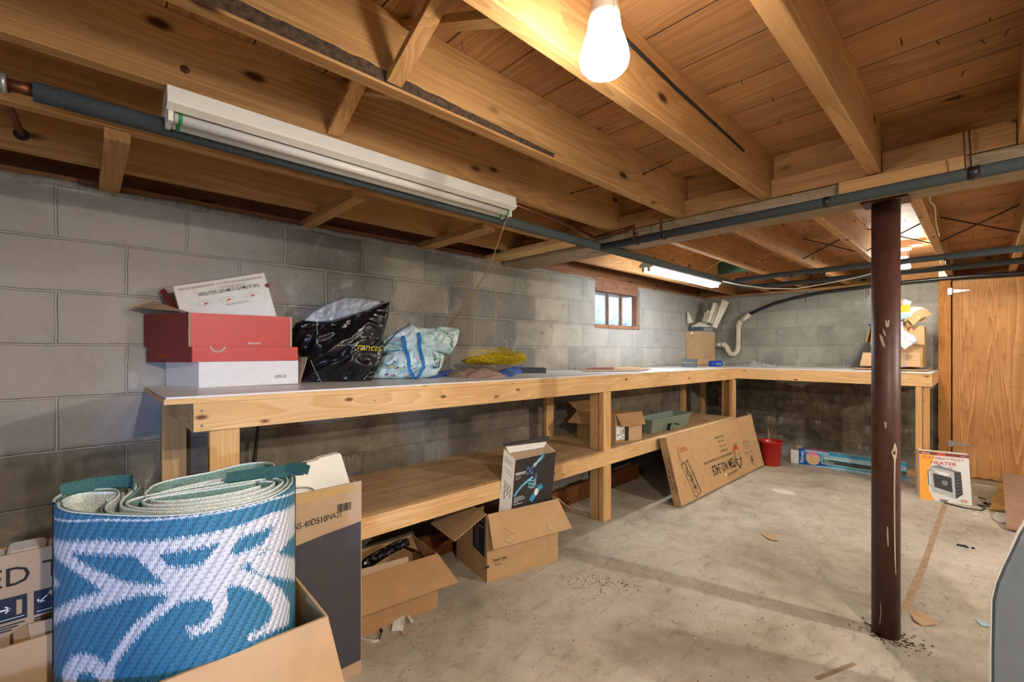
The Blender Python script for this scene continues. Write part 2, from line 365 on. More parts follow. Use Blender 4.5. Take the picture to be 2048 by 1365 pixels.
M['laminate'] = plain('white_laminate', '#dfe0e0', .35, var=.04, scale=6)
M['hardboard'] = plain('hardboard_edge', '#4e443a', .8)
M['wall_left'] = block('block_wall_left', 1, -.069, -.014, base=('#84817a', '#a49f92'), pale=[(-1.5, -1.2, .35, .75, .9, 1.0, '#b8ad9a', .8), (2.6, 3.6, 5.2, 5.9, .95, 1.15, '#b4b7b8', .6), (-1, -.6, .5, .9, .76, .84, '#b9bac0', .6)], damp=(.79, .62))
M['wall_back'] = block('block_wall_back', 0, .3858, .010, damp=(.98, .95), pale=[(.4, .9, 2.6, 3.0, .98, 1.2, '#a2a59f', .45)])
M['wall_plain'] = block('block_wall_plain', 0, .1, 0)
M['floor'] = concrete('concrete_floor')
M['mortar'] = plain('rough_mortar', '#8f8c84', .95, var=.3, scale=60, bump=2)
M['foam'] = foam('pipe_foam', '#4d5559')
M['foam_tape'] = plain('black_tape', '#191b1e', .4)
M['copper'] = plain('old_copper', '#7a4a34', .45, .8, var=.3, scale=40)
M['brass'] = plain('dull_brass_fitting', '#8a7358', .4, .6, var=.25, scale=50)
M['steel_brown'] = plain('brown_post_paint', '#4a2a22', .5, var=.25, scale=24, bump=.25)
M['rust'] = plain('rust_dirt', '#6a5542', .95, var=.5, scale=60, bump=1)
M['strap'] = plain('rusty_strap', '#4f3325', .8, .3, var=.4, scale=60)
M['white_enamel'] = plain('white_enamel', '#e3e0da', .32, var=.03, scale=8)
M['tube_off'] = plain('unlit_tube_glass', '#dcdad6', .12, var=.02, scale=5)
M['green_ring'] = plain('green_cap', '#0c8a50', .3)
M['dark'] = plain('dark_plastic', '#17181a', .5)
M['porcelain'] = plain('porcelain', '#d9d6cc', .3, var=.03)
M['bulb'] = emis('bulb_glass_lit', (1.0, .925, .80, 1), LBULB)
M['bulb2'] = emis('far_bulb_glass_lit', (1.0, .93, .80, 1), LBULB2)
M['tube_on'] = emis('lit_tube_glass', (.93, .97, 1.0, 1), LTUBE)
M['bulb_neck'] = plain('bulb_neck', '#e8e4d8', .25, var=.02)
M['cord'] = plain('pull_cord', '#a88c5c', .8, var=.2, scale=80)
M['cardboard'] = plain('cardboard', '#ba976e', .8, var=.07, scale=14, bump=.08, spec=.15)
M['cardboard_pale'] = plain('pale_cardboard', '#bf9f7b', .8, var=.06, scale=14, bump=.08, spec=.15)
M['cardboard_dark'] = plain('brown_cardboard', '#a5825c', .8, var=.08, scale=14, bump=.08, spec=.15)
M['cardboard_grey'] = plain('greyish_cardboard', '#b39a80', .8, var=.06, scale=14, bump=.08, spec=.15)
M['corr'] = plain('corrugated_edge', '#8a6844', .9, var=.3, scale=300)
M['tape'] = plain('packing_tape', '#b99a6a', .15, var=.05, spec=.8)
M['clear'] = plain('clear_plastic_tape', '#cfd3d4', .12, var=.1, scale=50, alpha=.45, bump=1)
M['charcoal'] = plain('charcoal_print', '#3d3d45', .6, var=.12, scale=3, vec=(1, 60, .2))
M['ink'] = plain('black_ink', '#1b1916', .7)
M['ink_navy'] = plain('navy_ink', '#1a2236', .6)
M['ink_red'] = plain('red_ink', '#c8502f', .7)
M['ink_grey'] = plain('grey_ink', '#6d6258', .7)
M['ink_white'] = plain('white_ink', '#e6e6e2', .6)
M['white_card'] = plain('white_card', '#dedcd8', .5, var=.04)
M['white_foam'] = plain('white_foam', '#f0efeb', .7, var=.03, bump=.1)
M['red_card'] = plain('red_card', '#bf3a33', .42, var=.06, scale=8)
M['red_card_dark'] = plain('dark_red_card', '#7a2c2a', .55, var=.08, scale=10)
M['black_bag'] = plain('black_bag_plastic', '#121214', .24, var=.2, scale=60, bump=.35, spec=.6)
M['grey_bag'] = plain('silver_bag_plastic', '#a3a9ae', .3, var=.12, scale=50, bump=.3, spec=.6)
def totemat():
    m, N, L, B = newmat('patterned_tote')
    t = nd(N, 'ShaderNodeTexCoord'); o = t.outputs['Object']
    n = noise_n(N, L, o, 11, 3, 2.2)
    c = ramp(N, L, n, [(.30, C('#8fb9a8')), (.40, C('#b9d4d8')), (.50, C('#d9e2e0')), (.57, C('#a6cbd6')), (.66, C('#7fae9b')), (.74, C('#d9c3a4'))])
    vo = nd(N, 'ShaderNodeTexVoronoi'); vo.inputs['Scale'].default_value = 26; L.new(o, vo.inputs['Vector'])
    c = mixrgb(N, L, ramp(N, L, vo.outputs['Distance'], [(0, .9), (.16, .7), (.2, 0.0)]), c, mixrgb(N, L, .5, C('#c9a890'), vo.outputs['Color']))
    L.new(c, B.inputs['Base Color']); B.inputs['Roughness'].default_value = .32
    return m
M['tote'] = totemat()
M['tote_white'] = plain('white_tote_panel', '#d3dadd', .35, var=.06, scale=9)
M['tote_trim'] = plain('navy_trim', '#1e4a6b', .5)
M['blue_strap'] = plain('blue_webbing', '#0f6fc0', .5, var=.1)
M['yellow'] = plain('yellow_chenille', '#c9ad12', .7, var=.3, scale=70, bump=.5)
M['yellow_flat'] = plain('yellow_backing', '#d3bd25', .6, var=.1)
M['pink_cloth'] = plain('dusty_pink_cloth', '#ad9086', .85, var=.2, scale=26)
M['blue_cloth'] = plain('blue_cloth', '#3d57a0', .8, var=.3, scale=60)
M['navy'] = plain('navy_cover', '#1c2238', .5)
M['pages'] = plain('book_pages', '#cfc8b4', .8, var=.12, scale=90, vec=(.1, .1, 6))
M['pvc'] = plain('aged_pvc', '#d2c9b4', .4, var=.06)
M['paper'] = plain('white_paper', '#dcdad2', .6, var=.05)
M['blackpipe'] = plain('black_poly_pipe', '#1d1f22', .35)
M['vinyl'] = plain('ivory_vinyl', '#d8d4c2', .45, var=.05)
M['greybox'] = plain('slate_case', '#4d5a62', .5)
M['bluebottle'] = plain('blue_bottle', '#1c3fae', .18, var=.1)
M['green_plastic'] = plain('sage_green_plastic', '#75877b', .45, var=.08)
M['red_pot'] = plain('red_enamel_pot', '#b01f18', .25, var=.08, scale=6)
M['twig'] = plain('dry_twig', '#b79a7c', .8)
M['cyan'] = plain('aquarium_print', '#2f93bd', .35, var=.35, scale=16)
M['deepblue'] = plain('deep_blue_print', '#1550a8', .35, var=.1)
M['pinkp'] = plain('pink_print', '#e0669a', .4, var=.15, scale=30)
M['goldp'] = plain('gold_print', '#dcb684', .4, var=.12, scale=30)
M['seagreen'] = plain('grey_green_print', '#56766c', .4, var=.25, scale=40)
M['paleblue'] = plain('pale_blue_print', '#9dc6d6', .35, var=.12, scale=30)
M['orange'] = plain('orange_print', '#f2a72c', .4, var=.04)
M['heater_grey'] = plain('grey_print', '#77787c', .4)
M['heater_lt'] = plain('silver_print', '#b5b6b9', .4)
M['heater_dk'] = plain('dark_print', '#2c292b', .4)
M['slate'] = plain('slate_grey_panel', '#5a6670', .7, var=.1, scale=12)
M['osb'] = plain('worn_board', '#c09a58', .85, var=.3, scale=30)
M['tan_board'] = plain('tan_hardboard', '#9a7c66', .7, var=.12, scale=14)
M['weed'] = plain('dirt_crumbs', '#7d7060', .95, var=.5, scale=90)
M['green_cloth'] = plain('dark_green_webbing', '#2f5a54', .75, var=.3, scale=200)
M['rug_edge'] = plain('rug_binding', '#6f938e', .7, var=.45, scale=260)
M['rug_edge2'] = plain('rug_binding_light', '#ccd6d2', .7, var=.35, scale=260)
M['galv'] = plain('galvanised_steel', '#b9bcbd', .35, .7, var=.08)
M['sky_glass'] = plain('dirty_window_glass', '#c7d3dc', .12, var=.1, scale=8)
B_ = M['sky_glass'].node_tree.nodes['Principled BSDF']; B_.inputs['Transmission Weight'].default_value = .75; B_.inputs['Roughness'].default_value = .22; B_.inputs['IOR'].default_value = 1.05
M['green_paint'] = plain('green_painted_wood', '#2f5a44', .7, var=.1)
M['speck'] = plain('speckled_paper', '#cfcbe0', .6, var=.1)

# rug: woven two-colour face, colours come from the weave pattern stored per cell
def rugmat():
    m, N, L, B = newmat('woven_rug')
    at = nd(N, 'ShaderNodeVertexColor'); at.layer_name = 'weave'
    uv = nd(N, 'ShaderNodeUVMap'); uv.uv_map = 'UVMap'
    mp = nd(N, 'ShaderNodeMapping'); mp.inputs['Rotation'].default_value = (0, 0, R(32)); L.new(uv.outputs[0], mp.inputs[0])
    w = nd(N, 'ShaderNodeTexWave', wave_type='BANDS', bands_direction='X'); w.inputs['Scale'].default_value = 17; w.inputs['Distortion'].default_value = .6; w.inputs['Detail'].default_value = 1
    L.new(mp.outputs[0], w.inputs['Vector'])
    w2 = nd(N, 'ShaderNodeTexWave', wave_type='BANDS', bands_direction='X'); w2.inputs['Scale'].default_value = 95; w2.inputs['Distortion'].default_value = .8
    L.new(uv.outputs[0], w2.inputs['Vector'])
    k = ramp(N, L, w.outputs['Fac'], [(0, .62), (.35, 1.0)])
    c = mixrgb(N, L, 1.0, at.outputs['Color'], k, 'MULTIPLY')
    L.new(c, B.inputs['Base Color']); B.inputs['Roughness'].default_value = .5
    a = nd(N, 'ShaderNodeMath', operation='MULTIPLY_ADD'); L.new(w2.outputs['Fac'], a.inputs[0]); a.inputs[1].default_value = .3; L.new(w.outputs['Fac'], a.inputs[2])
    b = nd(N, 'ShaderNodeBump'); b.inputs['Strength'].default_value = .7; b.inputs['Distance'].default_value = .004
    L.new(a.outputs[0], b.inputs['Height']); L.new(b.outputs[0], B.inputs['Normal'])
    return m
M['rug'] = rugmat()

# ------------------------------------------------------------------ printed marks on a face
def text_mesh(body, size, bold=False):
    cu = bpy.data.curves.new('t', 'FONT'); cu.body = body; cu.size = size; cu.resolution_u = 2
    if bold: cu.offset = size * .012
    o = bpy.data.objects.new('t', cu); COL.objects.link(o)
    dg = bpy.context.evaluated_depsgraph_get()
    me = bpy.data.meshes.new_from_object(o.evaluated_get(dg))
    V = [v.co.copy() for v in me.vertices]; Fs = [tuple(p.vertices) for p in me.polygons]
    bpy.data.objects.remove(o); bpy.data.curves.remove(cu); bpy.data.meshes.remove(me)
    return V, Fs

from mathutils.bvhtree import BVHTree
def drape(vs, bodies, n, ref, lift=.0016):
    """moves points along n until they lie on the soft bodies"""
    V = []; F = []
    for b in bodies:
        k = len(V); V += list(b.v); F += [tuple(k + i for i in f) for f in b.f]
    T = BVHTree.FromPolygons(V, F); n = Vector(n).normalized(); hits = []
    for i, p in enumerate(vs):
        d = (p - Vector(ref)).dot(n); h = T.ray_cast(p + n * .5, -n, 1.0)[0]; hits.append(h)
    ok = [(h - vs[i]).dot(n) for i, h in enumerate(hits) if h is not None]
    av = sum(ok) / len(ok) if ok else 0
    base = [(p - Vector(ref)).dot(n) for p in vs]; b0 = min(base) if base else 0
    for i, h in enumerate(hits):
        vs[i] = (h + n * (lift + base[i] - b0)) if h is not None else vs[i] + n * av

class Print:
    """flat printed marks: frame origin o, unit axes u (right), v (up) on the face"""
    def __init__(s, o, u, v, off=.0007):
        s.o = Vector(o); s.u = Vector(u).normalized(); s.v = Vector(v).normalized(); s.n = s.u.cross(s.v).normalized(); s.off = off
        s.mb = MB(); s.mats = []
    def mi(s, m):
        if m not in s.mats: s.mats.append(m)
        return s.mats.index(m)
    def P(s, x, y, lift=0): return s.o + s.u * x + s.v * y + s.n * (s.off + lift)
    def poly(s, pts, m, lift=0): s.mb.add([s.P(x, y, lift) for x, y in pts], [tuple(range(len(pts)))], s.mi(m)); return s
    def rect(s, x0, y0, x1, y1, m, lift=0): return s.poly([(x0, y0), (x1, y0), (x1, y1), (x0, y1)], m, lift)
    def line(s, pts, w, m, lift=.0002):
        for (x0, y0), (x1, y1) in zip(pts, pts[1:]):
            d = Vector((x1 - x0, y1 - y0)); 
            if d.length < 1e-6: continue
            d.normalize(); a = Vector((-d.y, d.x)) * w / 2; e = d * w * .3
            s.poly([(x0 - e.x - a.x, y0 - e.y - a.y), (x1 + e.x - a.x, y1 + e.y - a.y), (x1 + e.x + a.x, y1 + e.y + a.y), (x0 - e.x + a.x, y0 - e.y + a.y)], m, lift)
        return s
    def disc(s, x, y, rx, ry, m, lift=0, a0=0, a1=360, n=28):
        return s.poly([(x + rx * math.cos(R(a0 + (a1 - a0) * i / n)), y + ry * math.sin(R(a0 + (a1 - a0) * i / n))) for i in range(n if a1 - a0 >= 360 else n + 1)], m, lift)
    def ring(s, x, y, rx, ry, w, m, lift=.0002, a0=0, a1=360, n=28):
        return s.line([(x + rx * math.cos(R(a0 + (a1 - a0) * i / n)), y + ry * math.sin(R(a0 + (a1 - a0) * i / n))) for i in range(n + 1)], w, m, lift)
    def text(s, body, x, y, size, m, rot=0, sx=1, bold=False, width=None, lift=.0004, align='L', shear=0):
        V, Fs = text_mesh(body, size, bold)
        if not V: return s
        x0 = min(v.x for v in V); x1 = max(v.x for v in V)
        if width: sx = width / max(1e-6, x1 - x0)
        dx = {'L': -x0, 'C': -(x0 + x1) / 2, 'R': -x1}[align]
        c, sn = math.cos(R(rot)), math.sin(R(rot)); vs = []
        for v in V:
            a = (v.x + dx + shear * v.y) * sx; b = v.y
            vs.append(s.P(x + a * c - b * sn, y + a * sn + b * c, lift))
        s.mb.add(vs, Fs, s.mi(m)); return s
    def build(s, name, parent, wrap=None, lift=.0016):
        if wrap is not None: drape(s.mb.v, wrap, s.n, s.o, lift)
        return s.mb.build(name, [M[m] for m in s.mats], parent)

# ------------------------------------------------------------------ soft shapes
def inflate(poly, n, th, res=.010, crumple=.006, cs=14, base=None, flat_back=False, seed=0, power=.5, folds=None):
    """closed soft body whose outline is poly (3D points on a plane with normal n)"""
    n = Vector(n).normalized(); P = [Vector(p) for p in poly]; o = P[0]
    up = Vector((0, 0, 1)) if abs(n.z) < .9 else Vector((0, 1, 0))
    u = up.cross(n).normalized(); v = n.cross(u)
    q = [Vector(((p - o).dot(u), (p - o).dot(v))) for p in P]
    B2 = []
    for i in range(len(q)):
        a, b = q[i], q[(i + 1) % len(q)]; k = max(1, int((b - a).length / res))
        B2 += [a.lerp(b, j / k) for j in range(k)]
    def inside(p):
        c = False
        for i in range(len(q)):
            a, b = q[i], q[(i + 1) % len(q)]
            if (a.y > p.y) != (b.y > p.y) and p.x < (b.x - a.x) * (p.y - a.y) / (b.y - a.y) + a.x: c = not c
        return c
    def dist(p):
        d = 9
        for i in range(len(q)):
            a, b = q[i], q[(i + 1) % len(q)]; ab = b - a; t = max(0, min(1, (p - a).dot(ab) / max(1e-12, ab.length_squared))); d = min(d, (p - a - ab * t).length)
        return d
    xs = [p.x for p in q]; ys = [p.y for p in q]; G = []
    y = min(ys) + res * .5; row = 0
    while y < max(ys):
        x = min(xs) + res * (.5 if row % 2 else .0)
        while x < max(xs):
            p = Vector((x, y))
            if inside(p) and dist(p) > res * .55: G.append(p)
            x += res
        y += res * .87; row += 1
    nb = len(B2)
    r = delaunay_2d_cdt(B2 + G, [(i, (i + 1) % nb) for i in range(nb)], [], 1, 1e-6)
    V2, F2 = r[0], r[2]
    D = [dist(p) for p in V2]; dm = max(D)
    rim = [d < 1e-5 for d in D]
    vs = []; idx = []
    for i, p in enumerate(V2):
        h = (min(1, D[i] / (dm * .8))) ** power * th
        w = o + u * p.x + v * p.y
        nn = noise.fractal(w * cs + Vector((seed * 3.1, seed * 1.7, 0)), 1.0, 2.0, 3) * crumple * min(1, D[i] / (res * 1.5))
        rd = abs(noise.noise(w * cs * .6 + Vector((seed, 5, 2)))) * crumple * 1.6 * min(1, D[i] / (res * 1.5))
        cr_ = noise.noise(w * cs * 2.7 + Vector((seed * 2.3, 1, 9))); rd += (1 - min(1, abs(cr_) * 5)) * crumple * .45 * min(1, D[i] / (res * 1.5))
        if folds:   # long creases running across the plastic
            ang, fa, fb, amp = folds; ca_, sa_ = math.cos(R(ang)), math.sin(R(ang)); a_ = p.x * ca_ + p.y * sa_; b_ = -p.x * sa_ + p.y * ca_
            wv = noise.noise(Vector((a_ * 9, b_ * 9, seed))) * .05
            f1 = noise.noise(Vector((a_ * fa, (b_ + wv) * fb, seed + 2))); f2 = noise.noise(Vector((a_ * fa * 2.3 + 7, (b_ + wv) * fb * 2.2, seed + 5)))
            f3 = noise.noise(Vector(((a_ + b_) * fa * 1.6 + 3, (b_ - a_ * .7) * fb * 1.3, seed + 8)))
            rd += amp * (abs(f1) * 1.1 + abs(f2) * .6 + max(0, f3) * .6 - .35) * min(1, D[i] / (res * 2))
        vs.append(w + n * (h + nn - rd))
    back = {}
    m = len(vs)
    for i, p in enumerate(V2):
        if rim[i]: back[i] = i; continue
        back[i] = len(vs); h = (min(1, D[i] / (dm * .8))) ** power * (0.0 if flat_back else th)
        w = o + u * p.x + v * p.y; vs.append(w - n * (h if not flat_back else .002))
    fs = [tuple(f) for f in F2] + [tuple(back[i] for i in reversed(f)) for f in F2]
    mb = MB(); mb.add(vs, fs); return mb

# ------------------------------------------------------------------ cartons
def rot_out(n, ang): return (Vector(n) * math.sin(R(ang)) + Vector((0, 0, 1)) * math.cos(R(ang)))
def carton(root, base, z0, z1, mat, flaps=(), t=.005, body='body', inner=None, bottom=True):
    """open carton: base = 4 floor corners counter-clockwise; flaps = (edge, length, angle out from upright, inset a, inset b)"""
    Pn = [Vector((p[0], p[1], 0)) for p in base]; cen = sum(Pn, Vector()) / 4
    mb = MB(); zz = lambda p, z: Vector((p.x, p.y, z))
    inn = []
    for i in range(4):
        a = (Pn[(i + 1) % 4] - Pn[i]).normalized(); b = (Pn[(i - 1) % 4] - Pn[i]).normalized(); inn.append(Pn[i] + (a + b) * t)
    for i in range(4):
        j = (i + 1) % 4
        vs = [zz(Pn[i], z0), zz(Pn[j], z0), zz(Pn[j], z1), zz(Pn[i], z1), zz(inn[i], z0 + t), zz(inn[j], z0 + t), zz(inn[j], z1), zz(inn[i], z1)]
        mb.add(vs, [(0, 1, 2, 3), (4, 7, 6, 5), (3, 2, 6, 7)])
    if bottom: mb.add([zz(p, z0) for p in Pn] + [zz(p, z0 + t) for p in inn], [(3, 2, 1, 0), (4, 5, 6, 7)])
    mb.build(body, mat, root)
    out = []
    for (e, ln, ang, ia, ib) in flaps:
        a, b = zz(Pn[e], z1), zz(Pn[(e + 1) % 4], z1); d = (b - a).normalized(); n = Vector((d.y, -d.x, 0))
        w = rot_out(n, ang); p = [a + d * .003 + n * .001, b - d * .003 + n * .001, b - d * ib + w * ln, a + d * ia + w * ln]
        f = MB(); f.slab(p, t * .8); out.append(f.build('flap', mat, root)); out[-1]['corners'] = 0
    return out

# ================================================================== THE ROOM
YB = 5.756
m = MB(); m.box(-.25, 5.8, -3.0, 5.95, -.12, 0)
floor = struct(m.build('floor', M['floor']), 'bare grey concrete basement floor')
# saw-cut joint patched with tan filler
def strip(pts, w, z):
    mb = MB()
    for a, b in zip(pts, pts[1:]):
        a, b = Vector(a), Vector(b); d = (b - a).normalized(); s_ = Vector((-d.y, d.x, 0)) * w / 2
        mb.ob(a - s_ + Vector((0, 0, -.004)), b - a, s_ * 2, Vector((0, 0, z + .004)))
    return mb
strip([(2.228, 4.76, 0), (2.206, 3.3, 0), (2.186, 2.68, 0)], .028, .0012).build('joint_filler', plain('joint_filler', '#a58c6c', .9, var=.3, scale=40, bump=.5), floor)
strip([(2.10, 2.10, 0), (2.02, 1.90, 0)], .016, .001).build('joint_filler', plain('joint_filler_old', '#8f7a60', .9, var=.3, scale=40, bump=.5), floor)

# left wall, 9 courses of block, with the window opening
m = MB()
WY0, WY1, WZ0, WZ1 = 3.36, 4.09, 1.385, 1.745
m.box(-.2, 0, -3.0, WY0, 0, 1.815); m.box(-.055, 0, WY1, WY1 + .45, 0, 1.815); m.box(-.2, 0, WY1 + .45, YB + .2, 0, 1.815); m.box(-.2, 0, WY0, WY1, 0, WZ0)
wl = struct(m.build('wall_left', M['wall_left']), 'grey concrete block wall behind the long bench')
# ragged mortar bed under the sill
def mortar_bed(a, b, dirn, h):
    mb = MB(); n = int((b - a) / .03); pts = []
    for i in range(n + 1):
        t = a + (b - a) * i / n; r = noise.noise(Vector((t * 5, h, 0))); r2 = noise.noise(Vector((t * 19, h, 3)))
        pts.append((t, .006 + .008 * r + .006 * r2, h - .014 + .014 * noise.noise(Vector((t * 9, 4, h))), h + .010 + .010 * noise.noise(Vector((t * 7, 9, h)))))
    for (t0, d0, l0, u0), (t1, d1, l1, u1) in zip(pts, pts[1:]):
        q = (lambda t, d, z: (d, t, z)) if dirn == 'y' else (lambda t, d, z: (t, YB - d, z))
        vs = [q(t0, 0, l0), q(t1, 0, l1), q(t1, 0, u1), q(t0, 0, u0), q(t0, d0, l0 + .006), q(t1, d1, l1 + .006), q(t1, d1 * 1.2, u1), q(t0, d0 * 1.2, u0)]
        mb.add(vs, [(4, 5, 6, 7), (3, 7, 6, 2), (0, 1, 5, 4)])
    return mb
mortar_bed(-3.0, WY0 - .02, 'y', 1.815).build('mortar_bed', M['mortar'], wl, smooth=True)
mortar_bed(WY1 + .02, YB, 'y', 1.815).build('mortar_bed', M['mortar'], wl, smooth=True)
# mortar fillet round the window
mb = MB(); mb.tube([(.002, WY1 + .022 + .006 * noise.noise(Vector((0, 0, z * 21))), z) for z in [WZ0 + i * .02 for i in range(21)]], [.014 + .008 * noise.noise(Vector((z * 3.3, 1, 2))) for z in range(21)], 8)
mb.build('mortar_bed', M['mortar'], wl, smooth=True)

m = MB(); m.box(-.2, 2.14, YB, YB + .2, 0, 1.815); m.box(3.05, 5.8, YB, YB + .2, 0, 1.815)
wb = struct(m.build('wall_back', M['wall_back']), 'stained block wall at the far end')
mortar_bed(0.0, 2.13, 'x', 1.815).build('mortar_bed', M['mortar'], wb, smooth=True)
m = MB(); m.box(5.6, 5.8, -3.0, YB, 0, 1.85); struct(m.build('wall_right', M['wall_plain']), 'block wall right of the camera')
m = MB(); m.box(-.2, 5.8, -3.2, -3.0, 0, 1.85); struct(m.build('wall_front', M['wall_plain']), 'block wall behind the camera')

# sills and rims
m = MB(); m.box(-.15, -.012, -3.0, YB, 1.815, 1.852); struct(m.build('trim_1', M['sill'], bevel=.002), 'brown sill plate on the left wall')
m = MB(); m.box(-.2, -.16, -3.2, YB + .2, 1.815, 2.045); struct(m.build('trim_2', M['sill']), 'rim board above the left wall')
m = MB(); m.box(-.02, 5.8, YB + .012, YB + .15, 1.815, 1.852); struct(m.build('trim_3', M['joistx'], bevel=.002), 'sill plate on the far wall')
m = MB(); m.box(-.2, 5.8, YB + .15, YB + .19, 1.815, 2.045); struct(m.build('trim_4', M['joistx']), 'rim board above the far wall')
m = MB(); m.box(5.62, 5.66, -3.2, YB, 1.85, 2.045); m.box(-.2, 5.66, -3.2, -3.16, 1.85, 2.045); struct(m.build('trim_5', M['joistx']), 'rim boards on the near side')

# subfloor boards seen from below
m = MB(); m.box(-.25, 5.8, -3.2, 5.95, 2.045, 2.07)
ceil_ = struct(m.build('ceiling', M['sub']), 'knotty subfloor boards above the joists')
mb = MB()
for i in range(330):
    x = random.uniform(.3, 3.2); y = random.uniform(.6, 5.5)
    if y < 2.2 and x < 1.0 and random.random() < .5: continue
    mb.tube([(x, y, 2.05), (x + random.uniform(-.012, .012), y + random.uniform(-.012, .012), 2.045 - random.uniform(.008, .026))], .0013, 4)
struct(mb.build('nail_points', M['dark'], ceil_), kind='stuff')

# window in the left wall
win = struct(bpy.data.objects.new('window_1', None), 'small three-pane basement window in the left wall'); COL.objects.link(win); win.location = (0, WY0, WZ0)
m = MB(); m.box(-.2, .0, WY0, WY1, 1.752, 1.815); m.build('header', M['winwood'], win, bevel=.003)
m = MB()
m.box(-.055, .004, WY1 - .03, WY1, WZ0, WZ1); m.box(-.2, -.03, WY0, WY0 + .02, WZ0, WZ1)
m.box(-.2, .008, WY0, WY1, WZ0 - .004, WZ0 + .03); m.box(-.2, .004, WY0, WY1, WZ1 - .025, 1.752)
m.build('window_frame', M['winwood'], win, bevel=.002)
for k, y in enumerate((3.613, 3.843)):
    m = MB(); m.box(-.063, -.030, y - .011, y + .011, WZ0 + .03, WZ1 - .025); m.build('glazing_bar', M['winwood'], win, bevel=.002)
m = MB(); m.box(-.050, -.046, WY0 + .02, WY1 - .03, WZ0 + .03, WZ1 - .025); m.build('glass_pane', M['sky_glass'], win)
# ground and a leafy bush outside the window
m = MB(); m.box(-3.2, -.25, 2.0, 8.5, 1.0, 1.36)
struct(m.build('ground_outside', plain('outside_soil', '#6d6a58', .9, var=.4, scale=9)), 'soil outside the window')
bush = MB()
for i in range(900):
    c = Vector((-1.35 + random.gauss(0, .3), 5.0 + random.gauss(0, .75), 1.38 + abs(random.gauss(0, .14))))
    a = Vector((random.gauss(0, 1), random.gauss(0, 1), random.gauss(0, 1))).normalized() * .03; b = Vector((random.gauss(0, 1), random.gauss(0, 1), random.gauss(0, 1))).normalized() * .022
    bush.add([c - a, c - b, c + a, c + b], [(0, 1, 2, 3)])
tag(bush.build('bush', plain('bush_leaf', '#7d8f96', .7, var=.5, scale=12), loc=(-1.35, 5.0, 1.36)), 'leafy bush outside the small basement window', 'bush')

# plywood door
dr = struct(bpy.data.objects.new('door_1', None), 'plywood door at the end of the far wall'); COL.objects.link(dr); dr.location = (2.235, YB, .03)
m = MB(); m.box(2.235, 3.0, YB - .03, YB - .008, .03, 1.80); m.build('door_panel', M['door'], dr, bevel=.001)
mb = MB()
for i in range(60):
    x = 2.235 + i * .765 / 60; h = .012 + .02 * abs(noise.noise(Vector((x * 14, 0, 0))))
    mb.box(x, x + .0128, YB - .0312, YB - .0302, .03, .03 + h)
mb.build('rotten_edge', M['rot'], dr)
for z in (1.712, .328):
    h = thing('door_hinge', '', '', (2.222, YB - .035, z)); h.parent = dr; h.location = Vector((2.222, YB - .035, z)) - dr.location
    for k_ in ('label', 'category'): del h[k_]
    m = MB(); m.box(2.205, 2.232, YB - .050, YB - .046, z - .03, z + .03)
    m.add([(2.234, YB - .0345, z - .016), (2.345, YB - .0345, z - .005), (2.345, YB - .0345, z + .005), (2.234, YB - .0345, z + .016), (2.234, YB - .031, z - .016), (2.345, YB - .031, z - .005), (2.345, YB - .031, z + .005), (2.234, YB - .031, z + .016)], [(0, 1, 2, 3), (7, 6, 5, 4), (0, 4, 5, 1), (1, 5, 6, 2), (2, 6, 7, 3), (3, 7, 4, 0)])
    m.tube([(2.234, YB - .043, z - .02), (2.234, YB - .043, z + .02)], .0045, 8)
    o = m.build('hinge_leaf', M['galv'], None); o.parent = h; o.location = (0, 0, 0)
    for v in o.data.vertices: v.co -= Vector((2.222, YB - .035, z))
    s_ = MB()
    for dx, dz in ((2.211, .02), (2.211, -.02), (2.222, .0), (2.26, 0), (2.29, 0), (2.325, 0)): s_.lathe((dx, YB - (.0505 if dx < 2.24 else .035), z + dz), [(.0001, -.001), (.003, 0)], 8, 0, (0, -1, 0))
    o = s_.build('screw', M['dark'], None); o.parent = h
    for v in o.data.vertices: v.co -= Vector((2.222, YB - .035, z))
m = MB(); m.box(2.14, 2.225, YB - .045, YB + .15, 0, 1.815); struct(m.build('trim_6', M['jamb'], bevel=.002), 'orange-stained post at the door opening')
m = MB(); m.box(2.225, 3.05, YB - .06, YB + .1, 0, .035); struct(m.build('trim_7', M['old'], bevel=.003), 'weathered threshold board under the door')
m = MB(); m.box(2.225, 3.05, YB - .004, YB + .1, 1.80, 1.815); struct(m.build('trim_8', M['old']), 'board above the door')
m = MB(); m.box(2.225, 3.05, YB + .02, YB + .2, .03, 1.81); struct(m.build('trim_9', M['wall_plain']), 'blocking behind the door')

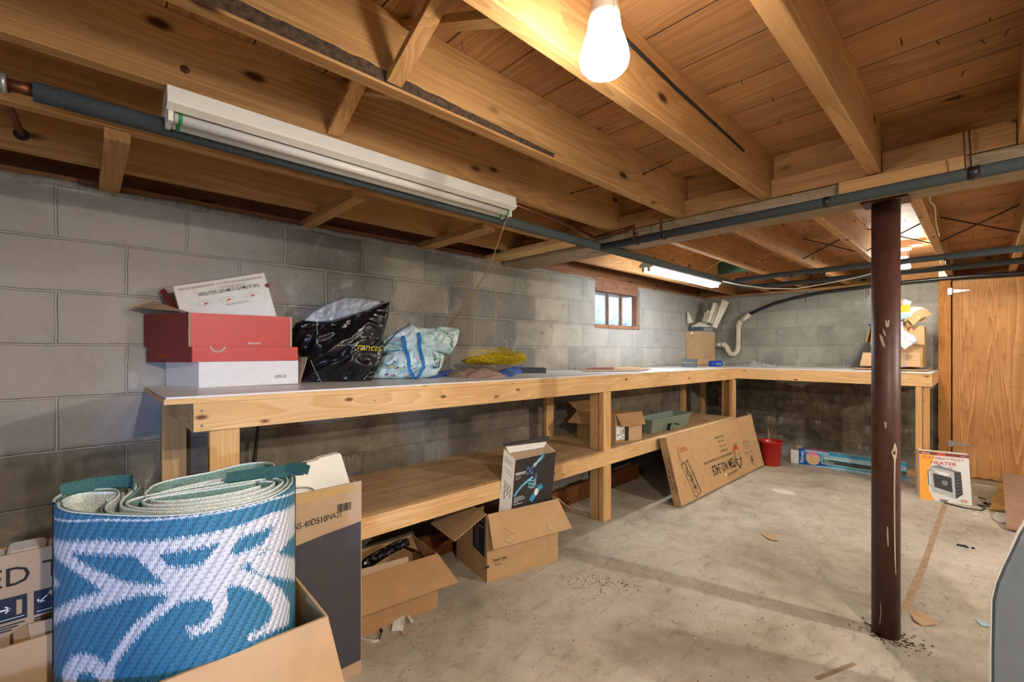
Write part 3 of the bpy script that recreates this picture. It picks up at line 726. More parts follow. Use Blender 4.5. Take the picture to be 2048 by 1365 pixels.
# ================================================================== FRAMING OVERHEAD
ords = ['first', 'second', 'third', 'fourth', 'fifth', 'sixth', 'seventh', 'eighth', 'ninth', 'tenth', 'eleventh', 'twelfth', 'thirteenth', 'fourteenth', 'fifteenth']
near_x = [.175, .585, .97, 1.35, 1.745, 2.125, 2.51, 2.9, 3.3, 3.7, 4.1, 4.5, 4.9, 5.3]
far_x = [.29, .675, 1.06, 1.44, 1.825, 2.20, 2.58, 2.97, 3.36, 3.76, 4.16, 4.56, 4.96, 5.36]
for i, x in enumerate(near_x):
    m = MB(); m.box(x, x + .041, -3.1, 2.236, 1.85, 2.045)
    lab = 'ceiling joist in front of the girder, %s from the left wall' % ords[i]
    o = tag(m.build('ceiling_joist', M['joist'], bevel=.002, loc=(x, 0, 1.85)), lab, 'joist', 'ceiling joists')
    if i == 3:   # wane: strip of bark left along one lower edge
        mb = MB(); n = 90
        for k in range(n):
            y0 = -.35 + k * 1.55 / n; y1 = y0 + 1.55 / n
            f = lambda y: .021 * max(.12, 1 - max(0, (y - .45)) / .8) * (1 + .35 * noise.noise(Vector((y * 23, 0, 0))))
            g = lambda y: .003 + .0025 * noise.noise(Vector((y * 60, 4, 0)))
            a, b = f(y0), f(y1)
            mb.add([(x + .0412, y0, 1.868), (x + .0412, y1, 1.868), (x + .041 + g(y1), y1, 1.868 + b * .5), (x + .041 + g(y0), y0, 1.868 + a * .5), (x + .0412, y1, 1.868 + b), (x + .0412, y0, 1.868 + a)], [(0, 1, 2, 3), (3, 2, 4, 5)])
            mb.add([(x + .0414, y0, 1.8565), (x + .0414, y1, 1.8565), (x + .0425, y1, 1.868 + b), (x + .0425, y0, 1.868 + a)], [(0, 1, 2, 3)])
        mb.build('bark_edge', M['bark'], o)
    if i == 2:   # knot in the side of the joist
        mb = MB(); mb.lathe((x + .0412, .19, 1.905), [(.011, 0), (.004, .0012)], 14, 0, (1, 0, 0)); mb.build('knot', M['rot'], o)
for i, x in enumerate(far_x):
    m = MB(); m.box(x, x + .041, 2.278, YB + .14, 1.853, 2.045)
    tag(m.build('ceiling_joist', M['joist'], bevel=.002, loc=(x, 4, 1.85)), 'ceiling joist beyond the girder, %s from the left wall' % ords[i], 'joist', 'ceiling joists')
m = MB(); m.box(-.15, 5.6, 2.237, 2.277, 1.85, 2.045)
struct(m.build('girder_blocking', M['joistx'], bevel=.001), 'continuous board closing the joist ends above the girder')
m = MB(); m.box(-.1, 5.5, 2.205, 2.47, 1.797, 1.849)
tag(m.build('girder', M['old'], bevel=.004, loc=(2.1, 2.33, 1.8)), 'weathered grey wooden girder carrying the joists over the post', 'beam')
m = MB(); m.box(2.035, 2.395, 2.178, 2.2035, 1.775, 1.846)
tag(m.build('nailer_board', M['joistx'], bevel=.002, loc=(2.2, 2.19, 1.78)), 'short orange board nailed to the girder face above the brown post', 'board')
xs = [-.02] + near_x[:8]
for i, (a, b) in enumerate(zip(xs, xs[1:])):
    m = MB(); m.box(a + .043 if i else a, b - .002, 2.192, 2.235, 1.851, 1.93)
    tag(m.build('blocking_board', M['joistx'], bevel=.002, loc=((a + b) / 2, 2.21, 1.85)), 'knotty ledger block over the girder, %s joist gap from left' % ords[i], 'ledger block', 'ledger blocks')

# cross bridging between the near joists
def brace(a, b, w, t, side):
    a, b = Vector(a), Vector(b); d = (b - a).normalized(); s_ = Vector(side).normalized(); n = d.cross(s_).normalized()
    mb = MB(); mb.ob(a - s_ * w / 2 - n * t / 2, b - a, s_ * w, n * t); return mb
for i in range(1, 7):
    xa, xb = near_x[i] + .042, near_x[i + 1] - .001
    if i == 1: continue
    for k, (za, zb_, y) in enumerate(((1.866, 2.03, .575), (2.03, 1.866, .622))):
        tag(brace((xa, y, za), (xb, y, zb_), .042, .019, (0, 1, 0)).build('bridging_strut', M['joistx'], loc=((xa + xb) / 2, y, 1.95), bevel=.001),
            'wooden strut %s rightward, %s joist gap before the girder' % (('rising', 'falling')[k], ords[i + 1]), 'strut', 'bridging struts in front of the girder')
# thin metal cross bridging between the far joists
for i in range(0, 7):
    xa, xb = far_x[i] + .042, far_x[i + 1] - .001
    for k, (za, zb_, y) in enumerate(((1.87, 2.03, 3.96), (2.03, 1.87, 3.985))):
        tag(brace((xa, y, za), (xb, y, zb_), .018, .006, (0, 1, 0)).build('bridging_strut', M['strap'] if i > 2 else M['joistx'], loc=((xa + xb) / 2, y, 1.95)),
            'thin strut %s rightward, %s joist gap beyond the girder' % (('rising', 'falling')[k], ords[i + 1]), 'strut', 'thin bridging beyond the girder')
# lumber stubs from the wall sill out under the second joist
for (y, w, lab, mt) in ((.075, .062, 'nearest the camera', 'joistx'), (.842, .058, 'second from the camera', 'joistx'), (1.562, .09, 'third from the camera', 'joistx'), (2.125, .13, 'pale one just before the girder', 'pine_x')):
    m = MB(); x1 = .63 if y < 2 else .72
    m.ob((-.012, y - w / 2, 1.8155 if y > .5 else 1.8155), (x1, 0, 0), (0, w, 0), (0, 0, .034))
    o = tag(m.build('lumber_stub', M[mt], bevel=.002, loc=(.3, y, 1.82)), 'short board from wall top under two joists, ' + lab, 'board', 'short boards under the wall-side joists')
# green painted board
m = MB(); m.box(1.103 - .42, 1.058, 4.30, 4.32, 1.885, 2.0)
tag(m.build('green_board', M['green_paint'], loc=(.9, 4.31, 1.885)), 'dark green painted board between two joists above the lit tube lamp', 'board')

# ================================================================== POST
P0 = Vector((2.153, 2.414, 0))
post = thing('support_post', 'brown painted round steel support post with scuffs and drips of cream paint', 'post', P0)
m = MB(); m.lathe(P0, [(.0475, 0), (.0475, 1.79)], 40); m.build('column', M['steel_brown'], post, smooth=True)
m = MB(); m.box(P0.x - .075, P0.x + .075, P0.y - .06, P0.y + .056, 1.788, 1.7965); m.build('cap_plate', M['steel_brown'], post)
fw = (Vector((2.436, 0, 0)) - P0).normalized()
def on_post(ang, z, r=.0478):
    a = math.atan2(fw.y, fw.x) + R(ang); return P0 + Vector((math.cos(a) * r, math.sin(a) * r, z))
def patch(pts):   # pts (angle deg, z)
    mb = MB(); mb.add([on_post(a, z, .0482) for a, z in pts], [tuple(range(len(pts)))]); return mb
CREAM = plain('cream_paint', '#b5a78a', .6, var=.15)
def dr_(pts, ws, more=()):
    drip = MB()
    for (a0, z0), (a1, z1), w0, w1 in zip(pts, pts[1:], ws, ws[1:]):
        drip.add([on_post(a0 - w0, z0, .0483), on_post(a0 + w0, z0, .0483), on_post(a1 + w1, z1, .0483), on_post(a1 - w1, z1, .0483)], [(0, 1, 2, 3)])
    drip.build('paint_drip', CREAM, post)
dr_([(36, .80), (38, .78), (34, .765), (36, .745), (36, .73)], [3, 9, 13, 8, 4]); dr_([(36, .74), (34, .6), (35, .45), (37, .34), (41, .27)], [4, 3, 3, 3, 1.5])
dr_([(6, .46), (7, .42), (9, .38)], [2, 3, 2]); dr_([(-2, .885), (0, .86)], [5, 2])
dr_([(-20, .14), (-18, .10), (-24, .05)], [1, 2, 1])
PRIMER = plain('bare_primer', '#a89c8a', .7)
for pts in ([(-3, 1.30), (3, 1.30), (6, 1.285), (9, 1.302), (14, 1.30), (12, 1.275), (4, 1.27), (0, 1.278)], [(-12, 1.268), (-8, 1.262), (-2, 1.25), (0, 1.235), (-6, 1.24)], [(-25, 1.245), (-14, 1.235), (-3, 1.20), (-5, 1.188), (-13, 1.20), (-22, 1.225)]):
    ch = MB(); ch.add([on_post(a, z, .0482) for a, z in pts], [tuple(range(len(pts)))]); ch.build('paint_chip', PRIMER, post)
mb = MB()
for i in range(150):
    a = random.uniform(0, 6.28); r = .05 + abs(random.gauss(0, .045)); c = P0 + Vector((math.cos(a) * r * .9 + .01, math.sin(a) * r * .7 - .01, 0)); s_ = random.uniform(.0015, .005)
    mb.ob(c + Vector((-s_, -s_ / 2, .0)), (s_ * 2, s_ * .5, 0), (-s_ * .3, s_, 0), (0, 0, random.uniform(.001, .004)))
tag(mb.build('rust_crumbs', M['rust'], loc=P0), 'rusty crumbs scattered round the foot of the brown post', 'debris', kind='stuff')

# ================================================================== LAMPS
def lamp(name, label, x, y, ztop, zb, mat, s=1.0):
    t = thing(name, label, 'lamp', (x, y, ztop))
    m = MB(); m.lathe((x, y, ztop), [(.058, 0), (.058, -.012), (.05, -.026), (.03, -.034), (.026, -.036)], 32); m.build('ceiling_base', M['porcelain'], t, smooth=True)
    m = MB(); m.lathe((x, y, ztop), [(.026, -.034), (.026, -.075), (.029, -.082), (.029, -.10), (.024, -.102)], 28); m.build('socket', M['porcelain'], t, smooth=True)
    m = MB(); m.lathe((x, y, zb), [(.0001, 0), (.02, .001), (.036, .006), (.045, .016), (.048, .028), (.045, .045), (.039, .066), (.033, .082), (.031, .098)], 32); b_ = m.build('bulb', mat, t, smooth=True)
    m = MB(); m.lathe((x, y, zb), [(.031, .098), (.030, .115), (.027, .125), (.024, ztop - .1 - zb)], 28); m.build('bulb_neck', M['bulb_neck'], b_, smooth=True)
    m = MB(); m.tube([(x + .036, y - .01, ztop - .03), (x + .038, y - .01, ztop - .13), (x + .034, y - .012, ztop - .16)], .0015, 6); m.build('pull_chain', M['galv'], t)
    return t
lamp('ceiling_lamp', 'lit reflector bulb in a white porcelain holder, large one near the camera', 1.925, .735, 1.985, 1.717, M['bulb'])
m = MB(); m.box(1.79, 2.12, .70, .77, 1.985, 2.02); tag(m.build('lamp_board', M['joistx'], loc=(1.9, .73, 1.99)), 'wooden crosspiece holding the large lit bulb between two joists', 'board')
lamp('ceiling_lamp', 'small lit bulb in a white holder far off behind the brown post', 1.985, 4.75, 2.0, 1.812, M['bulb2'])
m = MB(); m.box(1.90, 2.10, 4.70, 4.80, 2.0, 2.045); tag(m.build('lamp_board', M['porcelain'], loc=(1.98, 4.75, 2.0)), 'white junction box above the far lit bulb', 'box')

def tube_lamp(label, x, y0, y1, ztop, tmat, rings):
    """two-tube shop light: housing with slanted reflector wings"""
    t = thing('tube_lamp', label, 'lamp', (x, y0, ztop))
    sec = [(.035, 0), (.042, -.040), (.018, -.052), (-.052, -.052), (-.078, -.036), (-.035, 0)]
    k = len(sec); mb = MB()
    vs = [(x + a, y0, ztop + b) for a, b in sec] + [(x + a, y1, ztop + b) for a, b in sec]
    mb.add(vs, [tuple(range(k)), tuple(range(2 * k - 1, k - 1, -1))] + [(i, i + k, (i + 1) % k + k, (i + 1) % k) for i in range(k)])
    mb.build('housing', M['white_enamel'], t, bevel=.0015)
    mb = MB(); mb.add([(x + .042, y0, ztop - .040), (x + .0425, y0, ztop - .046), (x + .018, y0, ztop - .056), (x + .018, y0, ztop - .052), (x + .042, y1, ztop - .040), (x + .0425, y1, ztop - .046), (x + .018, y1, ztop - .056), (x + .018, y1, ztop - .052)], [(0, 1, 2, 3), (7, 6, 5, 4), (0, 4, 5, 1), (1, 5, 6, 2), (2, 6, 7, 3), (3, 7, 4, 0)])
    mb.build('reflector_lip', M['white_enamel'], t)
    for dx in (.004, -.040):
        m = MB(); m.tube([(x + dx, y0 + .018, ztop - .068), (x + dx, y1 - .018, ztop - .068)], .0128, 20); tb = m.build('tube', tmat, t, smooth=True)
        for yy in (y0 + .026, y1 - .034):
            m = MB(); m.tube([(x + dx, yy, ztop - .068), (x + dx, yy + .008, ztop - .068)], .0138, 20); m.build('end_cap', M[rings], tb, smooth=True)
        for yy in (y0 + .004, y1 - .016):
            m = MB(); m.box(x + dx - .011, x + dx + .011, yy, yy + .012, ztop - .082, ztop - .050); m.build('lamp_holder', M['white_enamel'], t, bevel=.002)
    return t
tl = tube_lamp('unlit two-tube white shop light with green-ringed tube ends', .985, .152, 1.372, 1.849, M['tube_off'], 'green_ring')
tube_lamp('lit two-tube shop light above the window end of the bench', .69, 3.07, 4.35, 1.851, M['tube_on'], 'white_enamel')
# pull cord tied back toward the wall
cp = [(0.987, 1.364, 1.777), (0.944, 1.377, 1.753), (0.854, 1.413, 1.675), (0.727, 1.468, 1.592), (0.655, 1.494, 1.551), (0.513, 1.534, 1.479), (0.388, 1.561, 1.402), (0.202, 1.598, 1.331)]
m = MB(); m.tube(cp, .0026, 6)
m.tube([Vector(p) + Vector((.004, .003, .001)) for p in cp[3:]], .0022, 6)
tag(m.build('pull_cord', M['cord'], loc=cp[-1]), 'tan pull cord hanging slack from the end of the unlit shop light', 'cord')

for (a_, b_, lab) in (((1.39, 1.804, 1.963), (1.5, 1.855, 2.002), 'long dark spike sticking out of the joist side below the big bulb'), ((1.01, 1.765, 1.963), (1.12, 1.856, 1.996), 'dark spike sticking out of the joist side above the unlit lamp end')):
    m = MB(); m.tube([a_, b_], .0028, 6); m.lathe(a_, [(.007, 0), (.006, .004)], 8, 0, (1, 0, 0)); tag(m.build('spike_nail', M['strap'], loc=a_), lab, 'nail')

# ================================================================== PIPES
def pipe(name, pts, r, mat, label, cat='pipe', bands=(), bandmat='foam_tape'):
    t = thing(name, label, cat, pts[0])
    m = MB(); m.tube(pts, r, 20); m.build('insulation' if mat == 'foam' else 'pipe_run', M[mat], t, smooth=True)
    a, b = Vector(pts[0]), Vector(pts[-1])
    for f, w in bands:
        c = a.lerp(b, f); d = (b - a).normalized()
        m = MB(); m.tube([c - d * w / 2, c + d * w / 2], r + .0015, 20); m.build('tape_band', M[bandmat], t, smooth=True)
    return t
XP, ZP = .905, 1.772
mp_ = pipe('insulated_pipe', [(XP, -.085, ZP + .012), (XP, 2.6, ZP), (XP - .03, 4.15, ZP + .01)], .0225, 'foam', 'long grey foam-wrapped pipe beside the unlit shop light', bands=((.49, .012), (.565, .01), (.60, .02), (.66, .015), (.8, .01)))
m = MB(); m.tube([(XP, -.125, ZP + .012), (XP, -.082, ZP + .012)], .014, 18); m.build('copper_end', M['copper'], mp_, smooth=True)
tee = thing('copper_tee', 'copper elbow and tee at the near end of the insulated pipe', 'pipe fitting', (XP, -.18, ZP))
m = MB(); m.tube([(XP, -.225, ZP + .012), (XP, -.125, ZP + .012)], .020, 20); m.build('tee_body', M['brass'], tee, smooth=True)
m = MB(); m.tube([(XP, -.175, ZP + .012), (XP - .01, -.175, ZP + .06), (XP, -.18, 1.88)], .016, 16); m.build('riser', M['brass'], tee, smooth=True)
m = MB(); m.tube([(XP, -.135, ZP + .012), (XP, -.127, ZP + .012)], .0215, 20); m.build('solder_ring', M['galv'], tee, smooth=True)
m = MB(); m.tube([(XP - .02, -.19, ZP + .01), (.6, -.16, 1.885), (.25, -.15, 1.90), (.14, -.15, 1.905)], .009, 12)
tag(m.build('copper_branch', M['copper'], smooth=True, loc=(.4, -.16, 1.89)), 'thin copper branch passing through holes in the wall-side joists', 'pipe')
for x in (.585, .175):
    m = MB(); m.lathe((x + .0415, -.155 if x > .3 else -.15, 1.888 if x > .3 else 1.90), [(.020, 0), (.0001, .0004)], 16, 0, (1, 0, 0))
    struct(m.build('joist_hole', M['dark']), 'hole bored through a joist')
br = pipe('insulated_pipe', [(XP + .02, 2.152, ZP - .004), (5.5, 2.09, ZP - .012)], .0205, 'foam', 'grey foam-wrapped branch pipe hung along the girder in front of the brown post', bands=((.061, .012), (.084, .016), (.236, .02), (.325, .03)))
for (x, lab) in ((1.145, 'left'), (1.30, 'right')):
    m = MB(); m.ribbon([(x, 2.128, 1.852), (x, 2.128, ZP), (x + .004, 2.137, ZP - .026), (x + .004, 2.165, ZP - .026), (x, 2.172, ZP + .01)], .012, .0012, (1, 0, 0))
    tag(m.build('pipe_hanger', M['strap'], loc=(x, 2.15, 1.8)), 'rusty strap hanger on the branch pipe below the girder, %s one of two' % lab, 'hanger', 'rusty hangers on the girder pipe')
m = MB(); m.tube([(2.388, 2.10, 1.90), (2.392, 2.112, 1.80), (2.395, 2.115, 1.755), (2.41, 2.165, 1.75), (2.405, 2.17, 1.80), (2.40, 2.16, 1.92)], .0025, 6)
tag(m.build('pipe_hanger', M['strap'], loc=(2.39, 2.13, 1.75)), 'rusty wire hanger holding the branch pipe right of the brown post', 'hanger')
pipe('insulated_pipe', [(XP + .03, 4.13, ZP + .012), (1.25, 4.12, ZP + .02), (5.5, 4.05, ZP + .02)], .021, 'foam', 'upper of two grey foam-wrapped pipes crossing the far bay', bands=((.095, .02), (.118, .02), (.29, .012)))
pipe('insulated_pipe', [(XP - .03, 4.17, ZP + .01), (.93, 4.52, ZP + .0), (1.02, 4.56, ZP + .0), (5.5, 4.46, ZP + .01)], .021, 'foam', 'lower of two grey foam-wrapped pipes crossing the far bay', bands=((.15, .02), (.30, .02)))
m = MB(); m.tube([(.95, 1.42, 1.845), (.93, 1.75, 1.842), (.90, 2.12, 1.82)], .0085, 10)
tag(m.build('copper_branch', M['copper'], smooth=True, loc=(.93, 1.7, 1.84)), 'thin bare copper pipe between the shop light and the girder', 'pipe')
m = MB(); m.tube([(.905, 2.12, 1.825), (1.05, 2.14, 1.838), (1.13, 2.15, 1.845), (1.15, 2.15, 1.80)], .0085, 10)
tag(m.build('copper_branch', M['copper'], smooth=True, loc=(1.0, 2.14, 1.83)), 'bent copper pipe turning along the girder above the foam-wrapped pipes', 'pipe')
# ivory cable drooping below the far pipes
m = MB(); m.tube([(0.95, 3.805, 1.743), (1.068, 3.856, 1.707), (1.225, 3.948, 1.672), (1.419, 4.008, 1.654), (1.605, 4.057, 1.679), (1.777, 4.122, 1.711), (1.903, 4.153, 1.74), (2.021, 4.205, 1.784), (2.153, 4.198, 1.797)], .0042, 8)
tag(m.build('cable', M['vinyl'], smooth=True, loc=(1.419, 4.008, 1.654)), 'ivory cable drooping below the far pipes', 'cable')
m = MB(); m.tube([(0.18, 5.7, 1.242), (0.24, 5.7, 1.217), (0.287, 5.7, 1.143), (0.334, 5.7, 1.107)], .02, 12)
# pvc trap
dt = thing('drain_pipe', 'cream PVC drain with a U-trap on the far wall', 'pipe', (0.334, 5.7, 1.132))
m = MB(); m.tube([(0.107, 5.7, 1.242), (0.216, 5.7, 1.242)], .027, 18); m.tube([(0.204, 5.7, 1.242), (0.234, 5.7, 1.241)], .032, 18); m.build('inlet', M['pvc'], dt, smooth=True)
m = MB(); m.tube([(0.204, 5.7, 1.242), (0.24, 5.7, 1.235), (0.264, 5.7, 1.204), (0.275, 5.7, 1.168), (0.305, 5.7, 1.131), (0.34, 5.7, 1.126), (0.374, 5.7, 1.15), (0.391, 5.7, 1.192), (0.391, 5.7, 1.24)], .030, 18); m.build('trap_bend', M['pvc'], dt, smooth=True)
m = MB(); m.tube([(0.391, 5.7, 1.222), (0.397, 5.7, 1.48)], .027, 18); m.tube([(0.397, 5.7, 1.45), (0.397, 5.7, 1.48)], .031, 18); m.build('standpipe', M['pvc'], dt, smooth=True)
m = MB(); m.tube([(0.397, 5.7, 1.468), (0.408, 5.7, 1.504), (0.431, 5.7, 1.527)], .030, 18); m.tube([(0.425, 5.7, 1.521), (0.526, 5.7, 1.605)], .030, 18); m.build('elbow', M['pvc'], dt, smooth=True)
m = MB(); m.tube([(0.311, 5.7, 1.131), (0.311, 5.7, 1.101)], .012, 12); m.build('cleanout', M['pvc'], dt, smooth=True)
bp = [(0.52, 5.7, 1.6), (0.634, 5.7, 1.651), (0.791, 5.7, 1.709), (0.99, 5.7, 1.755), (1.268, 5.7, 1.796), (1.665, 5.7, 1.818), (1.874, 5.7, 1.826), (2.086, 5.7, 1.831), (2.253, 5.68, 1.832), (2.409, 5.66, 1.829), (2.661, 5.64, 1.818), (3.1, 5.62, 1.80)]
m = MB(); m.tube(bp, .018, 14)
tag(m.build('black_pipe', M['blackpipe'], smooth=True, loc=bp[0]), 'black flexible pipe rising from the drain along the top of the far wall', 'pipe')
for (u, lab) in (((1.09, 5.7, 1.78), 'left'), ((1.634, 5.7, 1.807), 'right')):
    x, y, z = u
    m = MB(); m.ribbon([(x, y - .022, z + .022), (x, y - .024, z - .03), (x + .006, y - .01, z - .085)], .008, .001, (1, 0, 0)); m.ribbon([(x + .012, y + .03, z + .02), (x + .012, y - .02, z + .022), (x, y - .022, z + .022)], .008, .001, (0, 0, 1))
    tag(m.build('pipe_hanger', M['strap'], loc=u), 'small rusty strap holding the black pipe to the far wall, %s one' % lab, 'hanger')
# junction box by the door
jx = (2.173, 5.65, 1.861)
m = MB(); m.box(jx[0] - .025, jx[0] + .035, 5.62, 5.70, jx[2] - .02, jx[2] + .03)
tag(m.build('junction_box', M['porcelain'], bevel=.004, loc=jx), 'small white junction box above the door post', 'junction box')
m = MB(); m.tube([(2.246, 2.4, 1.99), (2.25, 2.8, 2.0), (2.246, 3.1, 1.93), (2.252, 3.3, 1.95), (2.246, 3.5, 1.89), (2.25, 3.7, 1.86)], .004, 8)
tag(m.build('cable', M['vinyl'], smooth=True, loc=(2.24, 3, 1.95)), 'ivory cable stapled to the side of a joist beyond the girder', 'cable')
m = MB(); m.tube([(1.789, .9, 2.0), (1.789, 1.3, 1.975), (1.789, 1.6, 1.965), (1.789, 1.86, 1.955)], .005, 8)
tag(m.build('cable', M['dark'], smooth=True, loc=(1.79, 1.4, 1.97)), 'dark cable along the joist just right of the big bulb', 'cable')
# ================================================================== WORKBENCH
def zb(y): return 1.027 - .0073 * (y - .26)
bench = thing('workbench', 'long L-shaped pine workbench with a white top, along the left and far walls', 'workbench', (.62, .3, 0))
XF = .64
def slope_box(x0, x1, y0, y1, d0, d1):
    a, b = zb(y0), zb(y1)
    mb = MB(); vs = [(x0, y0, a + d0), (x1, y0, a + d0), (x1, y1, b + d0), (x0, y1, b + d0), (x0, y0, a + d1), (x1, y0, a + d1), (x1, y1, b + d1), (x0, y1, b + d1)]
    return mb.add(vs, [(0, 3, 2, 1), (4, 5, 6, 7), (0, 1, 5, 4), (1, 2, 6, 5), (2, 3, 7, 6), (3, 0, 4, 7)])
YR = 4.97
slope_box(.002, XF, .19, YB - .002, -.006, 0).build('worktop_left', M['laminate'], bench)
slope_box(.002, XF - .003, .185, YB - .004, -.024, -.0065).build('worktop_core', M['pine_y'], bench)
m = MB(); m.box(XF + .001, 2.145, YR - .03, YB - .002, .987, .993); m.build('worktop_right', M['laminate'], bench)
m = MB(); m.box(XF + .001, 2.145, YR - .028, YB - .004, .970, .9865); m.build('worktop_core', M['pine_x'], bench)
slope_box(XF - .038, XF, .262, YR - .04, -.120, -.0245).build('apron', M['pine_y'], bench, bevel=.002)
m = MB(); m.box(XF - .038, 2.145, YR - .036, YR + .002, .881, .9695); m.build('apron', M['pine_x'], bench, bevel=.002)
m = MB(); m.box(.002, XF - .04, .262, .30, .905, 1.002); m.build('apron', M['pine_x'], bench, bevel=.002)
m = MB(); m.box(2.107, 2.145, YR + .004, YB - .004, .881, .9695); m.build('apron', M['pine_y'], bench, bevel=.002)
for y in (.262, 2.575, 4.865):
    w = .089
    m = MB(); m.box(XF - .038, XF + (.0 if y < 1 else .0), y + .045, y + .045 + w, 0, zb(y) - .122) if y < 1 else m.box(XF - .038 - .0, XF, y, y + w, 0, zb(y) - .122)
    m.build('leg', M['pine_z'], bench, bevel=.002)
# doubled face of the middle leg, running up over the apron side
m = MB(); m.box(XF - .125, XF - .0385, 2.59, 2.628, 0, .88); m.build('leg', M['pine_z'], bench, bevel=.002)
m = MB(); m.box(XF - .125, XF - .0385, 4.90, 4.938, 0, .868); m.build('leg', M['pine_z'], bench, bevel=.002)
for y in (.24, 2.66, 5.0, 5.52):
    m = MB(); m.box(.004, .04, y, y + .085, 0, .96); m.build('leg', M['pine_z'], bench, bevel=.002)
m = MB(); m.box(2.045, 2.083, YR - .034, YR + .05, 0, .880); m.build('leg', M['pine_z'], bench, bevel=.002)
m = MB(); m.box(2.086, 2.124, YR + .03, YR + .115, 0, .880); m.build('leg', M['pine_z'], bench, bevel=.002)
# lower shelf
m = MB(); m.box(.05, XF - .002, .33, 4.86, .474, .4855); m.build('shelf', M['ply'], bench)
m = MB(); m.box(XF - .0005, XF + .036, .46, 4.84, .398, .487); m.build('shelf_apron', M['pine_y'], bench, bevel=.002)
sc_ = MB()
for y, dz in ((.285, -.05), (.285, -.10), (2.60, -.05), (2.63, -.09), (.9, -.06), (1.6, -.09)):
    sc_.lathe((XF + .0003, y, zb(y) + dz), [(.0045, 0), (.0005, .0008)], 10, 0, (1, 0, 0))
for x, dz in ((2.12, .955), (2.12, .90)): sc_.lathe((x, YR - .0365, dz), [(.004, 0), (.0005, .0008)], 10, 0, (0, -1, 0))
sc_.build('screw', M['heater_grey'], bench)

# ================================================================== SHOE BOXES ON THE BENCH
def frame_from(a, b, c):   # a->b horizontal, a->c up
    a, b, c = Vector(a), Vector(b), Vector(c); return a, (b - a).normalized(), (c - a).normalized()
Z0 = 1.0265
A = Vector((.262, .335, 0)); Bp = Vector((.290, .705, 0)); Cp = Vector((.022, .255, 0)); Dp_ = Cp + (Bp - A)
t = thing('shoe_box', 'off-white shoe box with handwriting, bottom of the stack at the bench end', 'shoe box', (.15, .48, Z0))
carton(t, [Cp, A, Bp, Dp_], Z0, Z0 + .105, M['white_card'], t=.003)
m = MB(); m.slab([(.292, .709, Z0), (.287, .745, Z0 + .12), (.06, .70, Z0 + .12), (.045, .635, Z0)], .003); m.build('end_flap', M['cardboard_grey'], t)
n_ = (Bp - A).normalized()
p = Print(A + Vector((0, 0, Z0)), n_, (0, 0, 1)); p.text('style.Liz', .275, .03, .024, 'ink', shear=.3, width=.045); p.build('handwriting', t)
lz = Z0 + .1055
t = thing('box_lid', 'red shoe box lid with a white smile mark, resting on the white box', 'lid', (.15, .48, lz))
q = lambda P_, d, z: Vector((P_.x, P_.y, 0)) + d + Vector((0, 0, z))
A2, B2_, C2 = A + Vector((.006, -.022, 0)), Bp + Vector((.008, -.004, 0)), Cp + Vector((-.006, -.06, 0)); D2 = C2 + (B2_ - A2)
carton(t, [C2, A2, B2_, D2], lz, lz + .060, M['red_card'], t=.003, body='lid_shell')
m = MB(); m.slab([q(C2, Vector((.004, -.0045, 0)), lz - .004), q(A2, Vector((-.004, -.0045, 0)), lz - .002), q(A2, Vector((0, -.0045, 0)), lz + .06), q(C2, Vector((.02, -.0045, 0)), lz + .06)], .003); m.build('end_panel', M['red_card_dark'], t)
p = Print(A2 + Vector((0, 0, lz)), n_, (0, 0, 1), .001); p.ring(.085, .062, .024, .022, .006, 'ink_white', a0=190, a1=350); p.build('smile_mark', t)
e_ = (A2 - C2).normalized(); p = Print(C2 + Vector((0, -.005, lz)), e_, (0, 0, 1), .003); p.text('lmpo', .09, .018, .03, 'ink_red', shear=.3, width=.05); p.build('script_mark', t)
rz = lz + .0605
t = thing('shoe_box', 'open red shoe box with raised lid flaps, top of the stack at the bench end', 'shoe box', (.15, .48, rz))
A3, B3, C3 = A + Vector((-.0, -.028, 0)), Bp + Vector((-.010, -.034, 0)), Cp + Vector((.0, -.07, 0)); D3 = C3 + (B3 - A3)
carton(t, [C3, A3, B3, D3], rz, rz + .135, M['red_card'], t=.003)
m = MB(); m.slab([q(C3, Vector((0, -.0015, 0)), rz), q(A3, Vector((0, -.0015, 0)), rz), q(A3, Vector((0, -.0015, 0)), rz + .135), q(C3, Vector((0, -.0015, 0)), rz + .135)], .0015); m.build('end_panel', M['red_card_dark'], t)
m = MB(); m.tube([q(A3, Vector((.002, -.003, 0)), rz + z_) + Vector((.003 * math.sin(z_ * 90), 0, 0)) for z_ in [i * .0135 for i in range(11)]], .004, 6); m.build('torn_edge', M['cardboard_grey'], t)
m = MB(); m.box(B3.x - .008, B3.x + .002, B3.y + .001, B3.y + .010, rz, rz + .135); m.build('torn_edge', M['cardboard_grey'], t)
m = MB(); m.slab([q(A3, Vector((-.02, 0, 0)), rz + .137), (0.06, 0.144, 1.352), (0.052, 0.208, 1.384), q(A3, Vector((-.16, .01, 0)), rz + .142)], .003); m.build('flap', M['cardboard_grey'], t)
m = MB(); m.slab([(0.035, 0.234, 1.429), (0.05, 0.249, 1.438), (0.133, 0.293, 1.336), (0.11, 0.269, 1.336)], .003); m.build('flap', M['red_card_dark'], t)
p = Print(A3 + Vector((0, 0, rz)), n_, (0, 0, 1), .001); p.text('tmpo.com', .20, .012, .014, 'ink_white', bold=True, width=.047); p.build('web_address', t)
t = thing('box_lid', 'white lid printed upside down, propped up in the open red shoe box', 'lid', (.2, .45, rz + .1))
c0, c1, c2, c3 = Vector((0.148, 0.265, 1.442)), Vector((0.194, 0.59, 1.53)), Vector((0.235, 0.632, 1.324)), Vector((0.179, 0.298, 1.282))
m = MB(); m.slab([c3, c2, c1, c0], .003)
hole = c1.lerp(c2, .37)
m.build('panel', M['white_card'], t)
